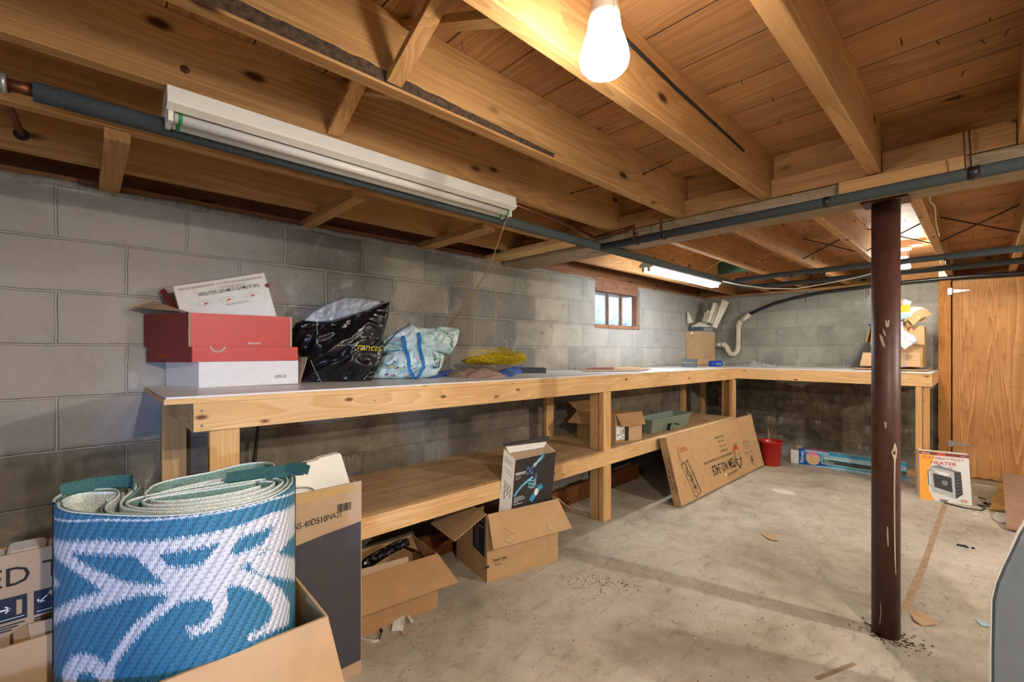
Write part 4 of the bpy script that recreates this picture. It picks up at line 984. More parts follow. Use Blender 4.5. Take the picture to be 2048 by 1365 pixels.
bk = (c1 - c0).cross(c3 - c0).normalized(); bk = bk if bk.x < 0 else -bk
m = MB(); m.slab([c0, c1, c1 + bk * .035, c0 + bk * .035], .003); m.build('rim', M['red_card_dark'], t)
m = MB(); m.slab([c0, c3, c3 + bk * .035, c0 + bk * .035], .003); m.build('rim', M['cardboard_grey'], t)
# frame: origin at top-left but lettering upside down
uu = (c1 - c0).normalized(); vv = (c0 - c3); vv = (vv - uu * vv.dot(uu)).normalized(); wlen = (c1 - c0).length
p = Print(c0, uu, vv, .0008)
if p.n.x < 0: p.n = -p.n
p.text('- INSOLE BASED DEVELOPED WITH OVER 20 YEARS OF DATA - AND 120,000 UNWEIGHTED FOOT SCANS', wlen - .012, -.016, .013, 'ink_grey', rot=180, width=wlen * .92)
p.text('- PODIATRIST DESIGNED SHAPE', wlen * .74, -.034, .012, 'ink_grey', rot=180, width=wlen * .28)
p.text('THE ULTIMATE COMFORT SOLUTION', wlen * .9, -.046, .021, 'ink', rot=180, bold=True, width=wlen * .68)
for f in (.22, .47, .74):
    p.ring(wlen * f + .012, -.092, .030, .010, .0008, 'ink_grey', a0=0, a1=200); p.line([(wlen * f - .018, -.093), (wlen * f + .01, -.104), (wlen * f + .03, -.094)], .0008, 'ink_grey'); p.poly([(wlen * f + .004, -.098), (wlen * f + .014, -.091), (wlen * f + .026, -.092), (wlen * f + .016, -.099)], 'ink_red', .0003)
p.text('PODIATRIST CERTIFIED', wlen * .72, -.112, .011, 'ink_grey', rot=180, width=wlen * .26)
p.disc(wlen - .004, -.062, .010, .010, 'red_card_dark', .0003)
p.build('lettering', t)

# ================================================================== BAGS
def soft_thing(name, label, cat, poly, n, th, mat, **k):
    poly = [(max(p[0], .015), p[1], p[2]) for p in poly]
    mb = inflate(poly, n, th, **k); c = sum((Vector(p) for p in poly), Vector()) / len(poly); zmin = min(p[2] for p in poly)
    o = mb.build(name, mat, loc=(c.x, c.y, zmin), smooth=True); return o
NB = Vector((.93, -.35, .05)).normalized()
t = thing('shopping_bag', 'crumpled black plastic shopping bag with gold lettering beside the shoe boxes', 'bag', (.17, .95, 1.024))
bp_ = [(0.17, 0.748, 1.022), (0.17, 0.76, 1.079), (0.17, 0.748, 1.151), (0.17, 0.708, 1.204), (0.17, 0.708, 1.265), (0.17, 0.73, 1.309), (0.17, 0.766, 1.325), (0.17, 0.837, 1.316), (0.17, 0.916, 1.326), (0.17, 0.999, 1.353), (0.17, 1.115, 1.394), (0.17, 1.203, 1.424), (0.17, 1.197, 1.344), (0.17, 1.167, 1.248), (0.17, 1.173, 1.18), (0.17, 1.144, 1.086), (0.17, 1.104, 1.012), (0.17, 0.999, 1.009), (0.17, 0.847, 1.017)]
mb = inflate(bp_, NB, .10, res=.009, crumple=.010, cs=9, seed=2, folds=(25, 3.5, 16, .045)); BAG = mb
for v in mb.v: v.z = max(v.z, zb(v.y) + .001)
mb.build('bag_body', M['black_bag'], t, smooth=True)
mb = inflate([(0.15, 0.762, 1.313), (0.15, 0.818, 1.365), (0.15, 0.904, 1.415), (0.15, 0.982, 1.444), (0.15, 1.049, 1.444), (0.15, 1.119, 1.434), (0.15, 1.183, 1.422), (0.15, 1.091, 1.362), (0.15, 0.982, 1.335), (0.15, 0.879, 1.311), (0.15, 0.806, 1.308)], NB, .035, res=.009, crumple=.008, cs=14, seed=5, folds=(60, 5, 20, .03))
mb.build('inner_bag', M['grey_bag'], t, smooth=True)
pe = Vector((0.17, 0.992, 1.175)); p = Print(pe + NB * .112, Vector((.1, 1, -.06)), (0, 0, 1), .001)
if p.n.x < 0: p.n = -p.n
p.text('frances', 0, 0, .052, 'yellow_flat', width=.15, shear=.15); p.build('lettering', t, wrap=[BAG])
m = MB(); s1 = [(0.17, 0.832, 1.308), (0.17, 0.837, 1.229), (0.17, 0.849, 1.18)]; m.tube([Vector(a) + NB * .088 for a in s1], .0012, 5); s1 = [(0.17, 0.804, 1.126), (0.17, 0.828, 1.069), (0.17, 0.854, 1.021)]; m.tube([Vector(a) + NB * .085 for a in s1], .0012, 5); m.build('seam', M['grey_bag'], t)

t = thing('tote_bag', 'slumped pale blue patterned tote bag with bright blue straps on the bench', 'bag', (.2, 1.42, 1.02))
mb = inflate([(0.17, 1.109, 1.028), (0.17, 1.138, 1.078), (0.17, 1.173, 1.136), (0.17, 1.242, 1.18), (0.17, 1.336, 1.197), (0.17, 1.452, 1.18), (0.17, 1.551, 1.144), (0.17, 1.529, 1.075), (0.17, 1.494, 1.026), (0.17, 1.402, 1.012), (0.17, 1.257, 1.016)], NB, .080, res=.010, crumple=.010, cs=10, seed=9, folds=(70, 4, 14, .035))
for v in mb.v: v.z = max(v.z, zb(v.y) + .001)
mb.build('lower_body', M['tote'], t, smooth=True); TB = [mb]
mb = inflate([(0.18, 1.162, 1.164), (0.18, 1.156, 1.207), (0.18, 1.215, 1.257), (0.18, 1.283, 1.292), (0.18, 1.346, 1.328), (0.18, 1.372, 1.306), (0.18, 1.446, 1.297), (0.18, 1.508, 1.311), (0.18, 1.643, 1.297), (0.18, 1.624, 1.211), (0.18, 1.58, 1.144), (0.18, 1.48, 1.162), (0.18, 1.379, 1.18), (0.18, 1.252, 1.158)], NB, .070, res=.010, crumple=.010, cs=10, seed=11, folds=(35, 4, 14, .035))
mb.build('upper_body', M['tote'], t, smooth=True); TB.append(mb)
mb = inflate([(0.2, 1.46, 1.25), (0.2, 1.495, 1.31), (0.2, 1.636, 1.299), (0.2, 1.61, 1.21), (0.2, 1.573, 1.144), (0.2, 1.474, 1.168), (0.2, 1.454, 1.209)], NB, .078, res=.010, crumple=.006, cs=10, seed=12, folds=(80, 4, 14, .016))
mb.build('white_panel', M['tote_white'], t, smooth=True); TB.append(mb)
mb = inflate([(0.2, 1.386, 1.163), (0.2, 1.474, 1.157), (0.2, 1.523, 1.115), (0.2, 1.495, 1.056), (0.2, 1.42, 1.047), (0.2, 1.38, 1.094)], NB, .092, res=.010, crumple=.006, cs=10, seed=13, folds=(80, 4, 14, .016))
mb.build('white_panel', M['tote_white'], t, smooth=True); TB.append(mb)
for a in ([(0.17, 1.285, 1.247), (0.17, 1.307, 1.166), (0.17, 1.323, 1.072), (0.22, 1.329, 1.012)], [(0.17, 1.375, 1.266), (0.17, 1.388, 1.18), (0.17, 1.402, 1.079), (0.22, 1.342, 1.006)]):
    m = MB(); P_ = [Vector(v) + NB * .112 for v in a[:3]] + [Vector(a[3]) + NB * .09]; P_[-1].z = max(P_[-1].z, 1.022)
    pts = []
    for i in range(3): pts += [P_[i].lerp(P_[i + 1], k / 5) for k in range(5)]
    pts.append(P_[-1]); lastp = P_[-1].copy(); drape(pts, TB, NB, pts[0], .004); base_ = pts[0]; pts[-1] = lastp; m.ribbon(pts, .022, .002, (-.25, .95, .05)); m.build('strap', M['blue_strap'], t, smooth=True)
m = MB(); m.tube([Vector((0.2, 1.599, 1.295)) + NB * .05, Vector((0.2, 1.584, 1.21)) + NB * .066, Vector((0.2, 1.537, 1.15)) + NB * .05], .003, 6); m.tube([Vector((0.18, 1.177, 1.194)) + NB * .03, Vector((0.18, 1.252, 1.269)) + NB * .05, Vector((0.18, 1.34, 1.325)) + NB * .02], .004, 6); m.tube([Vector((0.18, 1.406, 1.261)) + NB * .085, Vector((0.18, 1.453, 1.285)) + NB * .075, Vector((0.18, 1.508, 1.311)) + NB * .03], .006, 6)
m.tube([Vector((0.18, 1.162, 1.169)) + NB * .05, Vector((0.18, 1.258, 1.172)) + NB * .075, Vector((0.18, 1.463, 1.174)) + NB * .08], .003, 6); m.build('trim_binding', M['tote_trim'], t, smooth=True)
p = Print(Vector((0.2, 1.509, 1.263)) + NB * .078, (0, .25, -1), (0, 1, .25), .001)
if p.n.x < 0: p.n = -p.n
p.text('Christ', 0, 0, .045, 'ink', width=.085); p.build('lettering', t, wrap=TB, lift=.005)
p = Print(Vector((0.2, 1.426, 1.145)) + NB * .088, (0, .12, -1), (0, 1, .12), .001)
if p.n.x < 0: p.n = -p.n
p.rect(.02, -.005, .075, .04, 'tote_trim'); p.text('sdo', -.012, .004, .03, 'ink', width=.03); p.text('BEST', .026, .008, .03, 'ink_white', bold=True, width=.045); p.build('lettering', t, wrap=TB, lift=.005)
random.seed(3)
p = Print(Vector((0.17, 1.257, 1.082)) + NB * .088, (-.3, .95, 0), (0, 0, 1), .001)
if p.n.x < 0: p.n = -p.n
for i in range(26): p.disc(random.uniform(-.06, .05), random.uniform(-.05, .03), random.uniform(.002, .007), random.uniform(.002, .006), random.choice(['pinkp', 'ink_white', 'goldp', 'tote_trim', 'seagreen', 'ink_red']), i * .00005, n=8)
p.build('printed_pattern', t, wrap=TB, lift=.005)
p = Print(Vector((0.18, 1.258, 1.208)) + NB * .08, (-.3, .95, 0), (0, 0, 1), .001)
if p.n.x < 0: p.n = -p.n
for i in range(6): p.ring(-.012, .0, .006 + i * .0075, .006 + i * .006, .0014, 'seagreen')
p.build('printed_pattern', t, wrap=TB, lift=.005)

# folded cloths and the yellow fringed mop pad
t = thing('folded_cloth', 'dusty pink and grey folded cloth with black straps, under the yellow pad', 'cloth', (.2, 1.95, 1.015))
mb = inflate([(max(p[0], .015), p[1], p[2]) for p in [(-0.206, 1.924, 1.018), (-0.047, 1.707, 1.018), (0.21, 1.577, 1.018), (0.409, 1.581, 1.018), (0.507, 1.684, 1.018), (0.435, 1.888, 1.018), (0.031, 2.28, 1.018), (-0.313, 2.399, 1.018), (-0.619, 2.356, 1.018)]], (0, 0, 1), .050, res=.012, crumple=.012, cs=14, flat_back=True, seed=4); 
mb.build('cloth_body', M['pink_cloth'], t, smooth=True)
mb = MB(); mb.ribbon([(.16, 1.72, 1.045), (.18, 1.80, 1.062), (.2, 1.86, 1.048)], .02, .003, (1, 0, 0)); mb.ribbon([(.2, 1.66, 1.028), (.19, 1.78, 1.055), (.17, 1.93, 1.064), (.17, 2.0, 1.055)], .014, .003, (1, 0, 0)); mb.build('strap', M['dark'], t, smooth=True)
t2 = soft_thing('folded_cloth', '', '', [(-0.152, 2.259, 1.016), (0.402, 1.756, 1.016), (0.457, 1.885, 1.016), (0.226, 2.138, 1.016), (-0.219, 2.563, 1.016), (-0.433, 2.619, 1.016)], (0, 0, 1), .045, M['blue_cloth'], res=.013, crumple=.006, cs=16, flat_back=True, seed=6)
tag(t2, 'blue folded cloth sticking out under the right end of the yellow pad', 'cloth')
t3 = soft_thing('folded_cloth', '', '', [(-0.18, 1.657, 1.018), (0.227, 1.389, 1.018), (0.282, 1.447, 1.018), (0.128, 1.643, 1.018), (-0.263, 1.864, 1.018), (-0.38, 1.848, 1.018)], (0, 0, 1), .035, M['blue_cloth'], res=.013, crumple=.008, cs=18, flat_back=True, seed=8)
tag(t3, 'blue speckled cloth lying beside the pale tote bag', 'cloth')
t = thing('mop_pad', 'yellow fringed mop pad lying on the folded cloths', 'mop pad', (.2, 2.02, 1.05))
ye = [(0.2, 1.693, 1.112), (0.2, 1.764, 1.13), (0.2, 1.866, 1.138), (0.2, 1.974, 1.144), (0.2, 2.064, 1.119), (0.2, 2.148, 1.104), (0.2, 2.153, 1.059), (0.2, 2.064, 1.041), (0.2, 1.952, 1.048), (0.2, 1.845, 1.061), (0.2, 1.744, 1.08)]
mb = inflate(ye, Vector((1, -.3, .45)), .040, res=.011, crumple=.01, cs=22, seed=3); mb.build('pad', M['yellow'], t, smooth=True); PAD = mb
mb = inflate([(0.215, 1.883, 1.128), (0.215, 1.961, 1.144), (0.215, 2.032, 1.126), (0.215, 2.05, 1.099), (0.215, 2.005, 1.08), (0.215, 1.939, 1.085), (0.215, 1.892, 1.106)], Vector((1, -.3, .6)), .036, res=.01, crumple=.002, cs=20, seed=1); mb.build('backing', M['yellow_flat'], t, smooth=True)
mb = MB(); random.seed(11); cen = Vector((.2, 2.0, 1.085)); nn_ = Vector((1, -.3, .45)).normalized(); pts = []
for i in range(2600):
    k = random.randrange(len(ye)); c = Vector(ye[k]).lerp(Vector(ye[(k + 1) % len(ye)]), random.random()); c = c.lerp(cen, random.random() ** 1.3 * .75)
    if c.z > cen.z + .002 and random.random() < .88: continue
    pts.append(c)
drape(pts, [PAD], nn_, pts[0], .001)
for c in pts:
    d = Vector((random.uniform(.0, .012), (c.y - cen.y) * .12 + random.gauss(0, .006), -random.uniform(.010, .024)))
    e_ = c + d; e_.z = max(e_.z, 1.032); mb.tube([c, c.lerp(e_, .55) + nn_ * .005, e_], [.0022, .0019, .0007], 4)
struct(mb.build('fringe', M['yellow'], t, smooth=True), kind='stuff')

# dark bound book
b0 = Vector((0.117, 2.243, 1.012)); b1 = Vector((0.241, 2.383, 1.011)); zb0 = 1.0115
t = thing('book', 'thick dark navy bound book lying flat on the bench', 'book', (b0.x, b0.y, zb0))
u_ = (b1 - b0).normalized(); w_ = Vector((-u_.y, u_.x, 0)); w_ = w_ if w_.x < 0 else -w_; L_ = (b1 - b0).length; L_ = max(L_, .22)
m = MB(); m.ob(b0, u_ * L_, w_ * .16, Vector((0, 0, .003))); m.ob(b0 + Vector((0, 0, .033)), u_ * L_, w_ * .16, Vector((0, 0, .003))); m.ob(b0, u_ * L_, w_ * .003, Vector((0, 0, .036))); m.build('cover', M['navy'], t)
m = MB(); m.ob(b0 + u_ * .005 + w_ * .0035 + Vector((0, 0, .0032)), u_ * (L_ - .006), w_ * .15, Vector((0, 0, .0296))); m.build('pages', M['pages'], t)

# flattened cardboard and leftover sheets
for k, (pl, z, th, mt, lab) in enumerate((([(-0.169, 3.037, 1.008), (0.191, 2.646, 1.008), (0.289, 2.862, 1.008), (0.292, 3.239, 1.008), (0.027, 3.724, 1.008), (-0.246, 3.616, 1.008)], 0, .008, 'rot', 'dark warped sheet of old board curling at its left end, under the other sheets'),
        ([(-0.068, 3.155, 1.016), (0.271, 2.822, 1.016), (0.521, 3.21, 1.016), (0.406, 3.653, 1.016), (-0.028, 3.898, 1.016), (-0.189, 3.539, 1.016)], 0, .004, 'cardboard_grey', 'pale grey cardboard sheet in the middle of the flat pile on the bench'),
        ([(-0.058, 3.273, 1.022), (0.145, 3.02, 1.022), (0.311, 3.195, 1.022), (0.061, 3.571, 1.022)], 0, .004, 'red_card_dark', 'brown thin board on top of the flat pile on the bench'),
        ([(0.064, 3.574, 1.022), (0.314, 3.198, 1.022), (0.407, 3.442, 1.022), (0.228, 3.746, 1.022)], 0, .004, 'cardboard_pale', 'tan thin board beside the brown one on the flat pile'))):
    P_ = [Vector(a) for a in pl]; zz_ = P_[0].z; P_ = [Vector((max(a.x, .03), min(a.y, 4.3), zz_ - .001)) for a in P_]
    m = MB(); n0 = Vector((0, 0, 1)); m.slab(P_ if (P_[1] - P_[0]).cross(P_[2] - P_[0]).z > 0 else P_[::-1], th, n=n0)
    if k == 0: m.tube([P_[0] + Vector((0, 0, .0)), P_[0] + Vector((-.0, -.012, .022))], [.006, .001], 6)
    tag(m.build('cardboard_sheet', M[mt], loc=P_[0]), lab, 'cardboard sheet', 'flat sheets on the bench')

# ---- corner group
t = thing('carton', 'tall taped tan carton in the bench corner under the roller bundle', 'carton', (.1, 5.4, .993))
cb_ = [(.005, 5.262, 0), (.225, 5.262, 0), (.225, 5.615, 0), (.005, 5.615, 0)]
ZC = .9935
m = MB(); x0c, x1c = -.0, 0
cb_ = [(.004, 5.16, 0), (.165, 5.16, 0), (.20, 5.50, 0), (.012, 5.52, 0)]
carton(t, cb_, ZC, ZC + .40, M['cardboard_pale'], t=.004)
m = MB(); m.slab([(.004, 5.16, ZC + .405), (.165, 5.16, ZC + .405), (.20, 5.50, ZC + .402), (.012, 5.52, ZC + .402)], .004); m.build('top_flap', M['cardboard_grey'], t)
p = Print((.004, 5.16, ZC), (1, 0, 0), (0, 0, 1), .001); p.poly([(.035, .40), (.10, .40), (.095, .33), (.055, .325)], 'tape'); p.rect(.055, .365, .085, .40, 'ink_white', .0003); p.build('tape', t)
p = Print((.165, 5.16, ZC), (.035, .34, 0), (0, 0, 1), .001); p.rect(.0, .375, .33, .40, 'clear'); p.text('fragile', .12, .10, .03, 'ink_grey', width=.06); p.text('glass', .22, .10, .03, 'ink_grey', width=.05); p.build('tape', t)
t = thing('case', 'dark slate plastic case on top of the corner carton', 'case', (.1, 5.35, ZC + .406))
m = MB(); m.ob((.02, 5.21, ZC + .406), (.15, .0, 0), (.02, .25, 0), (0, 0, .05)); m.build('case_body', M['greybox'], t, bevel=.004)
m = MB(); m.ob((.171, 5.25, ZC + .408), (.003, .0, 0), (.02, .2, 0), (0, 0, .04)); m.build('clear_window', M['clear'], t)
zt_ = ZC + .457
o_ = soft_thing('paint_bundle', '', '', [(.0 + a, 5.2 + b, zt_) for a, b in ((.03, 0), (.17, -.01), (.20, .1), (.21, .25), (.10, .27), (.03, .2))], (0, 0, 1), .055, M['paper'], res=.016, crumple=.012, cs=18, flat_back=True, seed=7)
tag(o_, 'white wrapped bundle lying on the dark case in the corner', 'bundle')
def blade(a, b, w0, w1, lab, grp=None, th=.005, name='blind_slat'):
    a, b = Vector(a), Vector(b); d = (b - a).normalized(); s_ = Vector((.69, .72, 0)); s_ = (s_ - d * s_.dot(d)).normalized(); n = d.cross(s_)
    m = MB(); k = 6; pts = []
    vs = []; 
    for side in (0, 1):
        for (c, w) in ((a, w0), (b, w1)):
            for i in range(k + 1):
                f = i / k * 2 - 1; vs.append(c + s_ * f * w / 2 + n * (.12 * w * (1 - f * f) + (th if side else 0)))
    q_ = k + 1; fs = []
    for i in range(k): fs += [(i, i + 1, q_ + i + 1, q_ + i), (2 * q_ + i, 3 * q_ + i, 3 * q_ + i + 1, 2 * q_ + i + 1), (i + 1, i, 2 * q_ + i, 2 * q_ + i + 1), (q_ + i, q_ + i + 1, 3 * q_ + i + 1, 3 * q_ + i)]
    fs += [(0, q_, 3 * q_, 2 * q_), (k, 2 * q_ + k, 3 * q_ + k, q_ + k)]
    m.add(vs, fs); return tag(m.build(name, M['vinyl'], loc=a), lab, 'slat', grp)
blade((0.251, 5.362, 1.444), (0.336, 5.48, 1.757), .055, .085, 'widest ivory slat at the right of the corner bundle', 'ivory slats in the corner')
blade((0.222, 5.361, 1.486), (0.267, 5.451, 1.713), .028, .03, 'thin ivory slat just left of the widest one', 'ivory slats in the corner')
blade((0.19, 5.355, 1.505), (0.234, 5.431, 1.738), .045, .05, 'tall ivory slat in the middle of the corner bundle', 'ivory slats in the corner')
blade((0.161, 5.354, 1.506), (0.173, 5.396, 1.65), .034, .036, 'short ivory slat second from the left in the fan', 'ivory slats in the corner')
blade((0.132, 5.352, 1.514), (0.144, 5.394, 1.628), .034, .036, 'shortest ivory slat at the left of the fan', 'ivory slats in the corner')
m = MB(); c_ = Vector((0.044, 5.173, 1.498)); m.lathe(c_, [(.04, 0), (.022, .075), (.006, .135), (.001, .139)], 20, 0, (-.14, -.16, 1)); tag(m.build('paper_cone', M['vinyl'], smooth=True, loc=c_), 'ivory cone standing at the left of the corner bundle', 'cone')
t = thing('small_box', 'small dark grey split case in front of the corner carton', 'case', (.25, 4.62, .995))
za = zb(4.65) + .001
m = MB(); m.ob((.22, 4.60, za), (.13, .055, 0), (-.03, .09, 0), (0, 0, .045)); m.build('case_body', M['greybox'], t, bevel=.003)
m = MB(); m.ob((.222, 4.601, za + .0455), (.105, .045, 0), (-.03, .09, 0), (0, 0, .006)); m.build('yellow_strip', M['cardboard_pale'], t)
m = MB(); m.ob((.22, 4.60, za + .052), (.13, .055, 0), (-.03, .09, 0), (0, 0, .035)); m.build('case_top', M['greybox'], t, bevel=.003)
t = thing('bottle', 'blue plastic bottle lying on its side near the bench corner', 'bottle', (.33, 5.1, .993))
a_ = Vector((.325, 5.06, zb(5.1) + .034)); d_ = Vector((.14, .99, 0)).normalized(); d_ = Vector((.16, .5, 0)).normalized()
m = MB(); m.lathe(a_, [(.02, 0), (.031, .006), (.033, .03), (.033, .15), (.028, .175), (.012, .195)], 24, 0, d_); m.build('bottle_body', M['bluebottle'], t, smooth=True)
m = MB(); m.lathe(a_ + d_ * .195, [(.013, 0), (.013, .022)], 18, 0, d_); m.build('cap', M['paleblue'], t, smooth=True)
p = Print(a_ + d_ * .05 + Vector((0, 0, -.004)) + Vector((d_.y, -d_.x, 0)) * .0332, d_, (0, 0, 1), .0008); p.rect(0, -.012, .09, .014, 'deepblue'); p.rect(.01, -.004, .05, .002, 'ink_white', .0004); p.disc(.072, -.002, .008, .009, 'ink_white', .0004); p.build('label_print', t)
o_ = soft_thing('plastic_sheet', '', '', [(.45, 5.42, .9945), (.62, 5.36, .9945), (.78, 5.4, .9945), (.84, 5.6, .9945), (.7, 5.7, .9945), (.5, 5.68, .9945)], (0, 0, 1), .055, M['clear'], res=.02, crumple=.03, cs=16, flat_back=True, seed=21)
tag(o_, 'crumpled clear plastic heaped at the corner of the white bench top', 'plastic sheet')

# ---- carton of papers at the right bench end
zr = .9935
t = thing('carton', 'overfull tan carton of papers at the door end of the bench', 'carton', (1.9, 5.5, zr + .02))
carton(t, [(1.70, 5.36, 0), (2.06, 5.36, 0), (2.06, 5.68, 0), (1.70, 5.68, 0)], zr + .03, zr + .40, M['cardboard'], [(0, .17, 172, 0, 0), (3, .14, 165, 0, 0)], t=.004)
m = MB(); m.slab([(1.62, 5.33, zr + .035), (2.05, 5.33, zr + .035), (2.04, 5.352, zr + .16), (1.64, 5.352, zr + .16)], .004); m.build('front_flap', M['cardboard_pale'], t)
m = MB(); m.slab([(1.98, 5.348, zr + .40), (2.07, 5.352, zr + .395), (2.075, 5.335, zr + .23), (1.95, 5.335, zr + .235)], .004); m.build('front_flap', M['cardboard'], t)
p = Print((1.62, 5.327, zr + .03), (1, 0, 0), (0, 0, 1), .001); p.rect(.20, -.0, .33, .13, 'clear', .001); p.build('tape', t); p = Print((1.62, 5.327, zr + .03), (1, 0, 0), (0, 0, 1), .0025); p.rect(.26, .02, .32, .115, 'tape'); p.build('tape', t)
m = MB(); m.slab([(1.60, 5.20, zr + .012), (2.10, 5.20, zr + .012), (2.10, 5.62, zr + .012), (1.52, 5.62, zr + .012)], .005, n=(0, 0, 1)); tag(m.build('cardboard_sheet', M['cardboard_pale'], loc=(1.85, 5.4, zr + .01)), 'loose cardboard sheet under the carton of papers on the bench', 'cardboard sheet')
m = MB(); m.ribbon([(1.945, YR - .037, 1.0), (1.94, YR - .037, .96), (1.945, YR - .038, .90)], .035, .001, (1, 0, 0)); m.ribbon([(1.95, YR + .12, .9945), (1.945, YR - .03, .9955), (1.945, YR - .037, .99)], .04, .001, (1, 0, 0)); tag(m.build('tape_tail', M['clear'], loc=(1.945, YR, .95)), 'clear tape tail hanging over the bench edge beside the brown post', 'tape')
random.seed(5)
items = [('cardboard_dark', 'curled brown paper on top of the paper heap', 0, .13, .09, 1.865, 5.33, .58), ('orange', 'orange and white flyer in the paper heap', 8, .15, .08, 1.90, 5.30, .525), ('paper', 'white leaflet at the left of the paper heap', 4, .18, .06, 1.83, 5.33, .50), ('pinkp', 'pink card at the bottom left of the paper heap', -3, .14, .05, 1.84, 5.30, .45),
         ('cardboard', 'torn brown wrapper at the right edge of the paper heap', 28, .14, .08, 2.045, 5.29, .475), ('paper', 'white sheet over the right shoulder of the paper heap', -14, .14, .07, 2.01, 5.33, .515), ('paleblue', 'pale blue striped leaflet in the middle of the paper heap', -32, .09, .06, 1.945, 5.275, .48), ('cardboard_pale', 'tan envelope behind the orange flyer', -22, .13, .07, 1.95, 5.36, .545), ('paper', 'small white card tilted above the pink card', 35, .06, .05, 1.90, 5.28, .46), ('deepblue', 'blue wrapper scrap at the left rim of the paper carton', 20, .05, .04, 1.715, 5.33, .42), ('ink_white', 'white leaflet standing behind the paper heap', 60, .09, .06, 1.935, 5.40, .575),
         ('cardboard_dark', 'folded brown wrapper at the lower right of the paper heap', 12, .13, .06, 2.02, 5.32, .435), ('paper', 'long white receipt across the middle of the paper heap', -8, .17, .035, 1.93, 5.285, .50), ('orange', 'small orange flyer at the left of the paper heap', 18, .10, .05, 1.83, 5.30, .545), ('red_card', 'crimson card edge low in the paper heap', 3, .13, .03, 1.87, 5.31, .47), ('goldp', 'peach coloured card at the right of the paper heap', -25, .10, .05, 1.995, 5.29, .455)]
for mt, lab, rz_, w, h, x, y, z in items:
    c = Vector((x, y, zr + z)); ca, sa = math.cos(R(rz_)), math.sin(R(rz_)); n8 = 8; m = MB(); vs = []; bend = random.uniform(.01, .025); tilt = random.uniform(.3, .75)
    for s_ in (0, 1):
        for i in range(n8 + 1):
            for j in range(2):
                a = (i / n8 - .5) * w; b = (j - .5) * h; d = bend * math.sin(i / n8 * 3.3 + x * 9)
                vs.append(c + Vector((a * ca - b * sa, -b * tilt * .3 + d * .6 - .0015 * s_, a * sa + b * ca * .9 + d)))
    q_ = 2 * (n8 + 1); fs = []
    for i in range(n8): fs += [(2 * i, 2 * i + 2, 2 * i + 3, 2 * i + 1), (q_ + 2 * i, q_ + 2 * i + 1, q_ + 2 * i + 3, q_ + 2 * i + 2), (2 * i, q_ + 2 * i, q_ + 2 * i + 2, 2 * i + 2), (2 * i + 1, 2 * i + 3, q_ + 2 * i + 3, q_ + 2 * i + 1)]
    m.add(vs, fs); tag(m.build('loose_paper', M[mt], loc=c), lab, 'paper', 'papers heaped in the carton')
# speckled gift bag hanging over the rim
t = thing('paper_bag', 'white paper bag with a small dark speckled print spilling over the carton front', 'bag', (1.93, 5.3, 1.25))
mb = inflate([(1.80, 5.31, zr + .42), (1.88, 5.31, zr + .46), (1.93, 5.31, zr + .44), (1.94, 5.31, zr + .36), (2.02, 5.31, zr + .30), (2.03, 5.31, zr + .25), (1.95, 5.31, zr + .20), (1.92, 5.31, zr + .25), (1.90, 5.31, zr + .24), (1.88, 5.31, zr + .18), (1.80, 5.31, zr + .17), (1.76, 5.31, zr + .3)], (0, -1, 0), .022, res=.012, crumple=.012, cs=20, seed=31)
mb.build('bag_body', M['speck'], t, smooth=True)
p = Print((1.80, 5.275, zr + .2), (1, 0, 0), (0, 0, 1), .001)
for i in range(110): p.disc(random.uniform(.0, .13) + (0.06 if i % 3 == 0 else 0), random.uniform(.03, .24) if i % 3 else random.uniform(.05, .1), random.uniform(.0015, .004), random.uniform(.0015, .004), random.choice(['ink', 'pinkp', 'ink_navy', 'cyan']), n=6)
p.build('printed_pattern', t)
m = MB(); m.slab([(1.88, 5.255, zr + .27), (1.925, 5.255, zr + .30), (2.0, 5.255, zr + .24), (1.95, 5.255, zr + .19)], .002); m.build('tag', M['paper'], t)

# ================================================================== UNDER THE BENCH
SZ = .4857
t = thing('carton', 'open tan carton with a white label on the lower shelf behind the middle leg', 'carton', (.4, 2.95, SZ))
k0, k1, k2, k3 = Vector((0.227, 2.797, 0.486)), Vector((0.552, 2.839, 0.486)), Vector((0.58, 3.111, 0.486)), None
k0.x = max(k0.x, .18)
k1 = Vector((.545, 2.86, 0)); k2 = Vector((.60, 3.14, 0)); k0 = Vector((.235, 2.80, 0)); k3 = k0 + (k2 - k1)
carton(t, [k0, k1, k2, k3], SZ, SZ + .215, M['cardboard_dark'], [(0, .13, 128, -.03, 0), (1, .10, 160, .03, 0), (3, .13, 62, 0, 0)], t=.005)
u_ = (k2 - k1).normalized(); p = Print(Vector((k1.x, k1.y, SZ)), u_, (0, 0, 1), .0012)
p.rect(.008, .02, .095, .125, 'ink_white'); p.rect(.098, .005, .14, .14, 'ink', .0002); p.rect(.10, -.0, .285, .21, 'cardboard_pale', -.0006)
for i in range(9): p.rect(.045, .05 + i * .005, .07, .0525 + i * .005, 'ink_grey', .0004)
p.rect(.02, .05, .032, .065, 'ink_grey', .0004); p.disc(.08, .04, .006, .006, 'ink', .0004, n=10); p.rect(.077, .06, .088, .10, 'ink_grey', .0004); p.rect(.04, .025, .075, .03, 'ink_grey', .0004)
p.build('shipping_label', t)

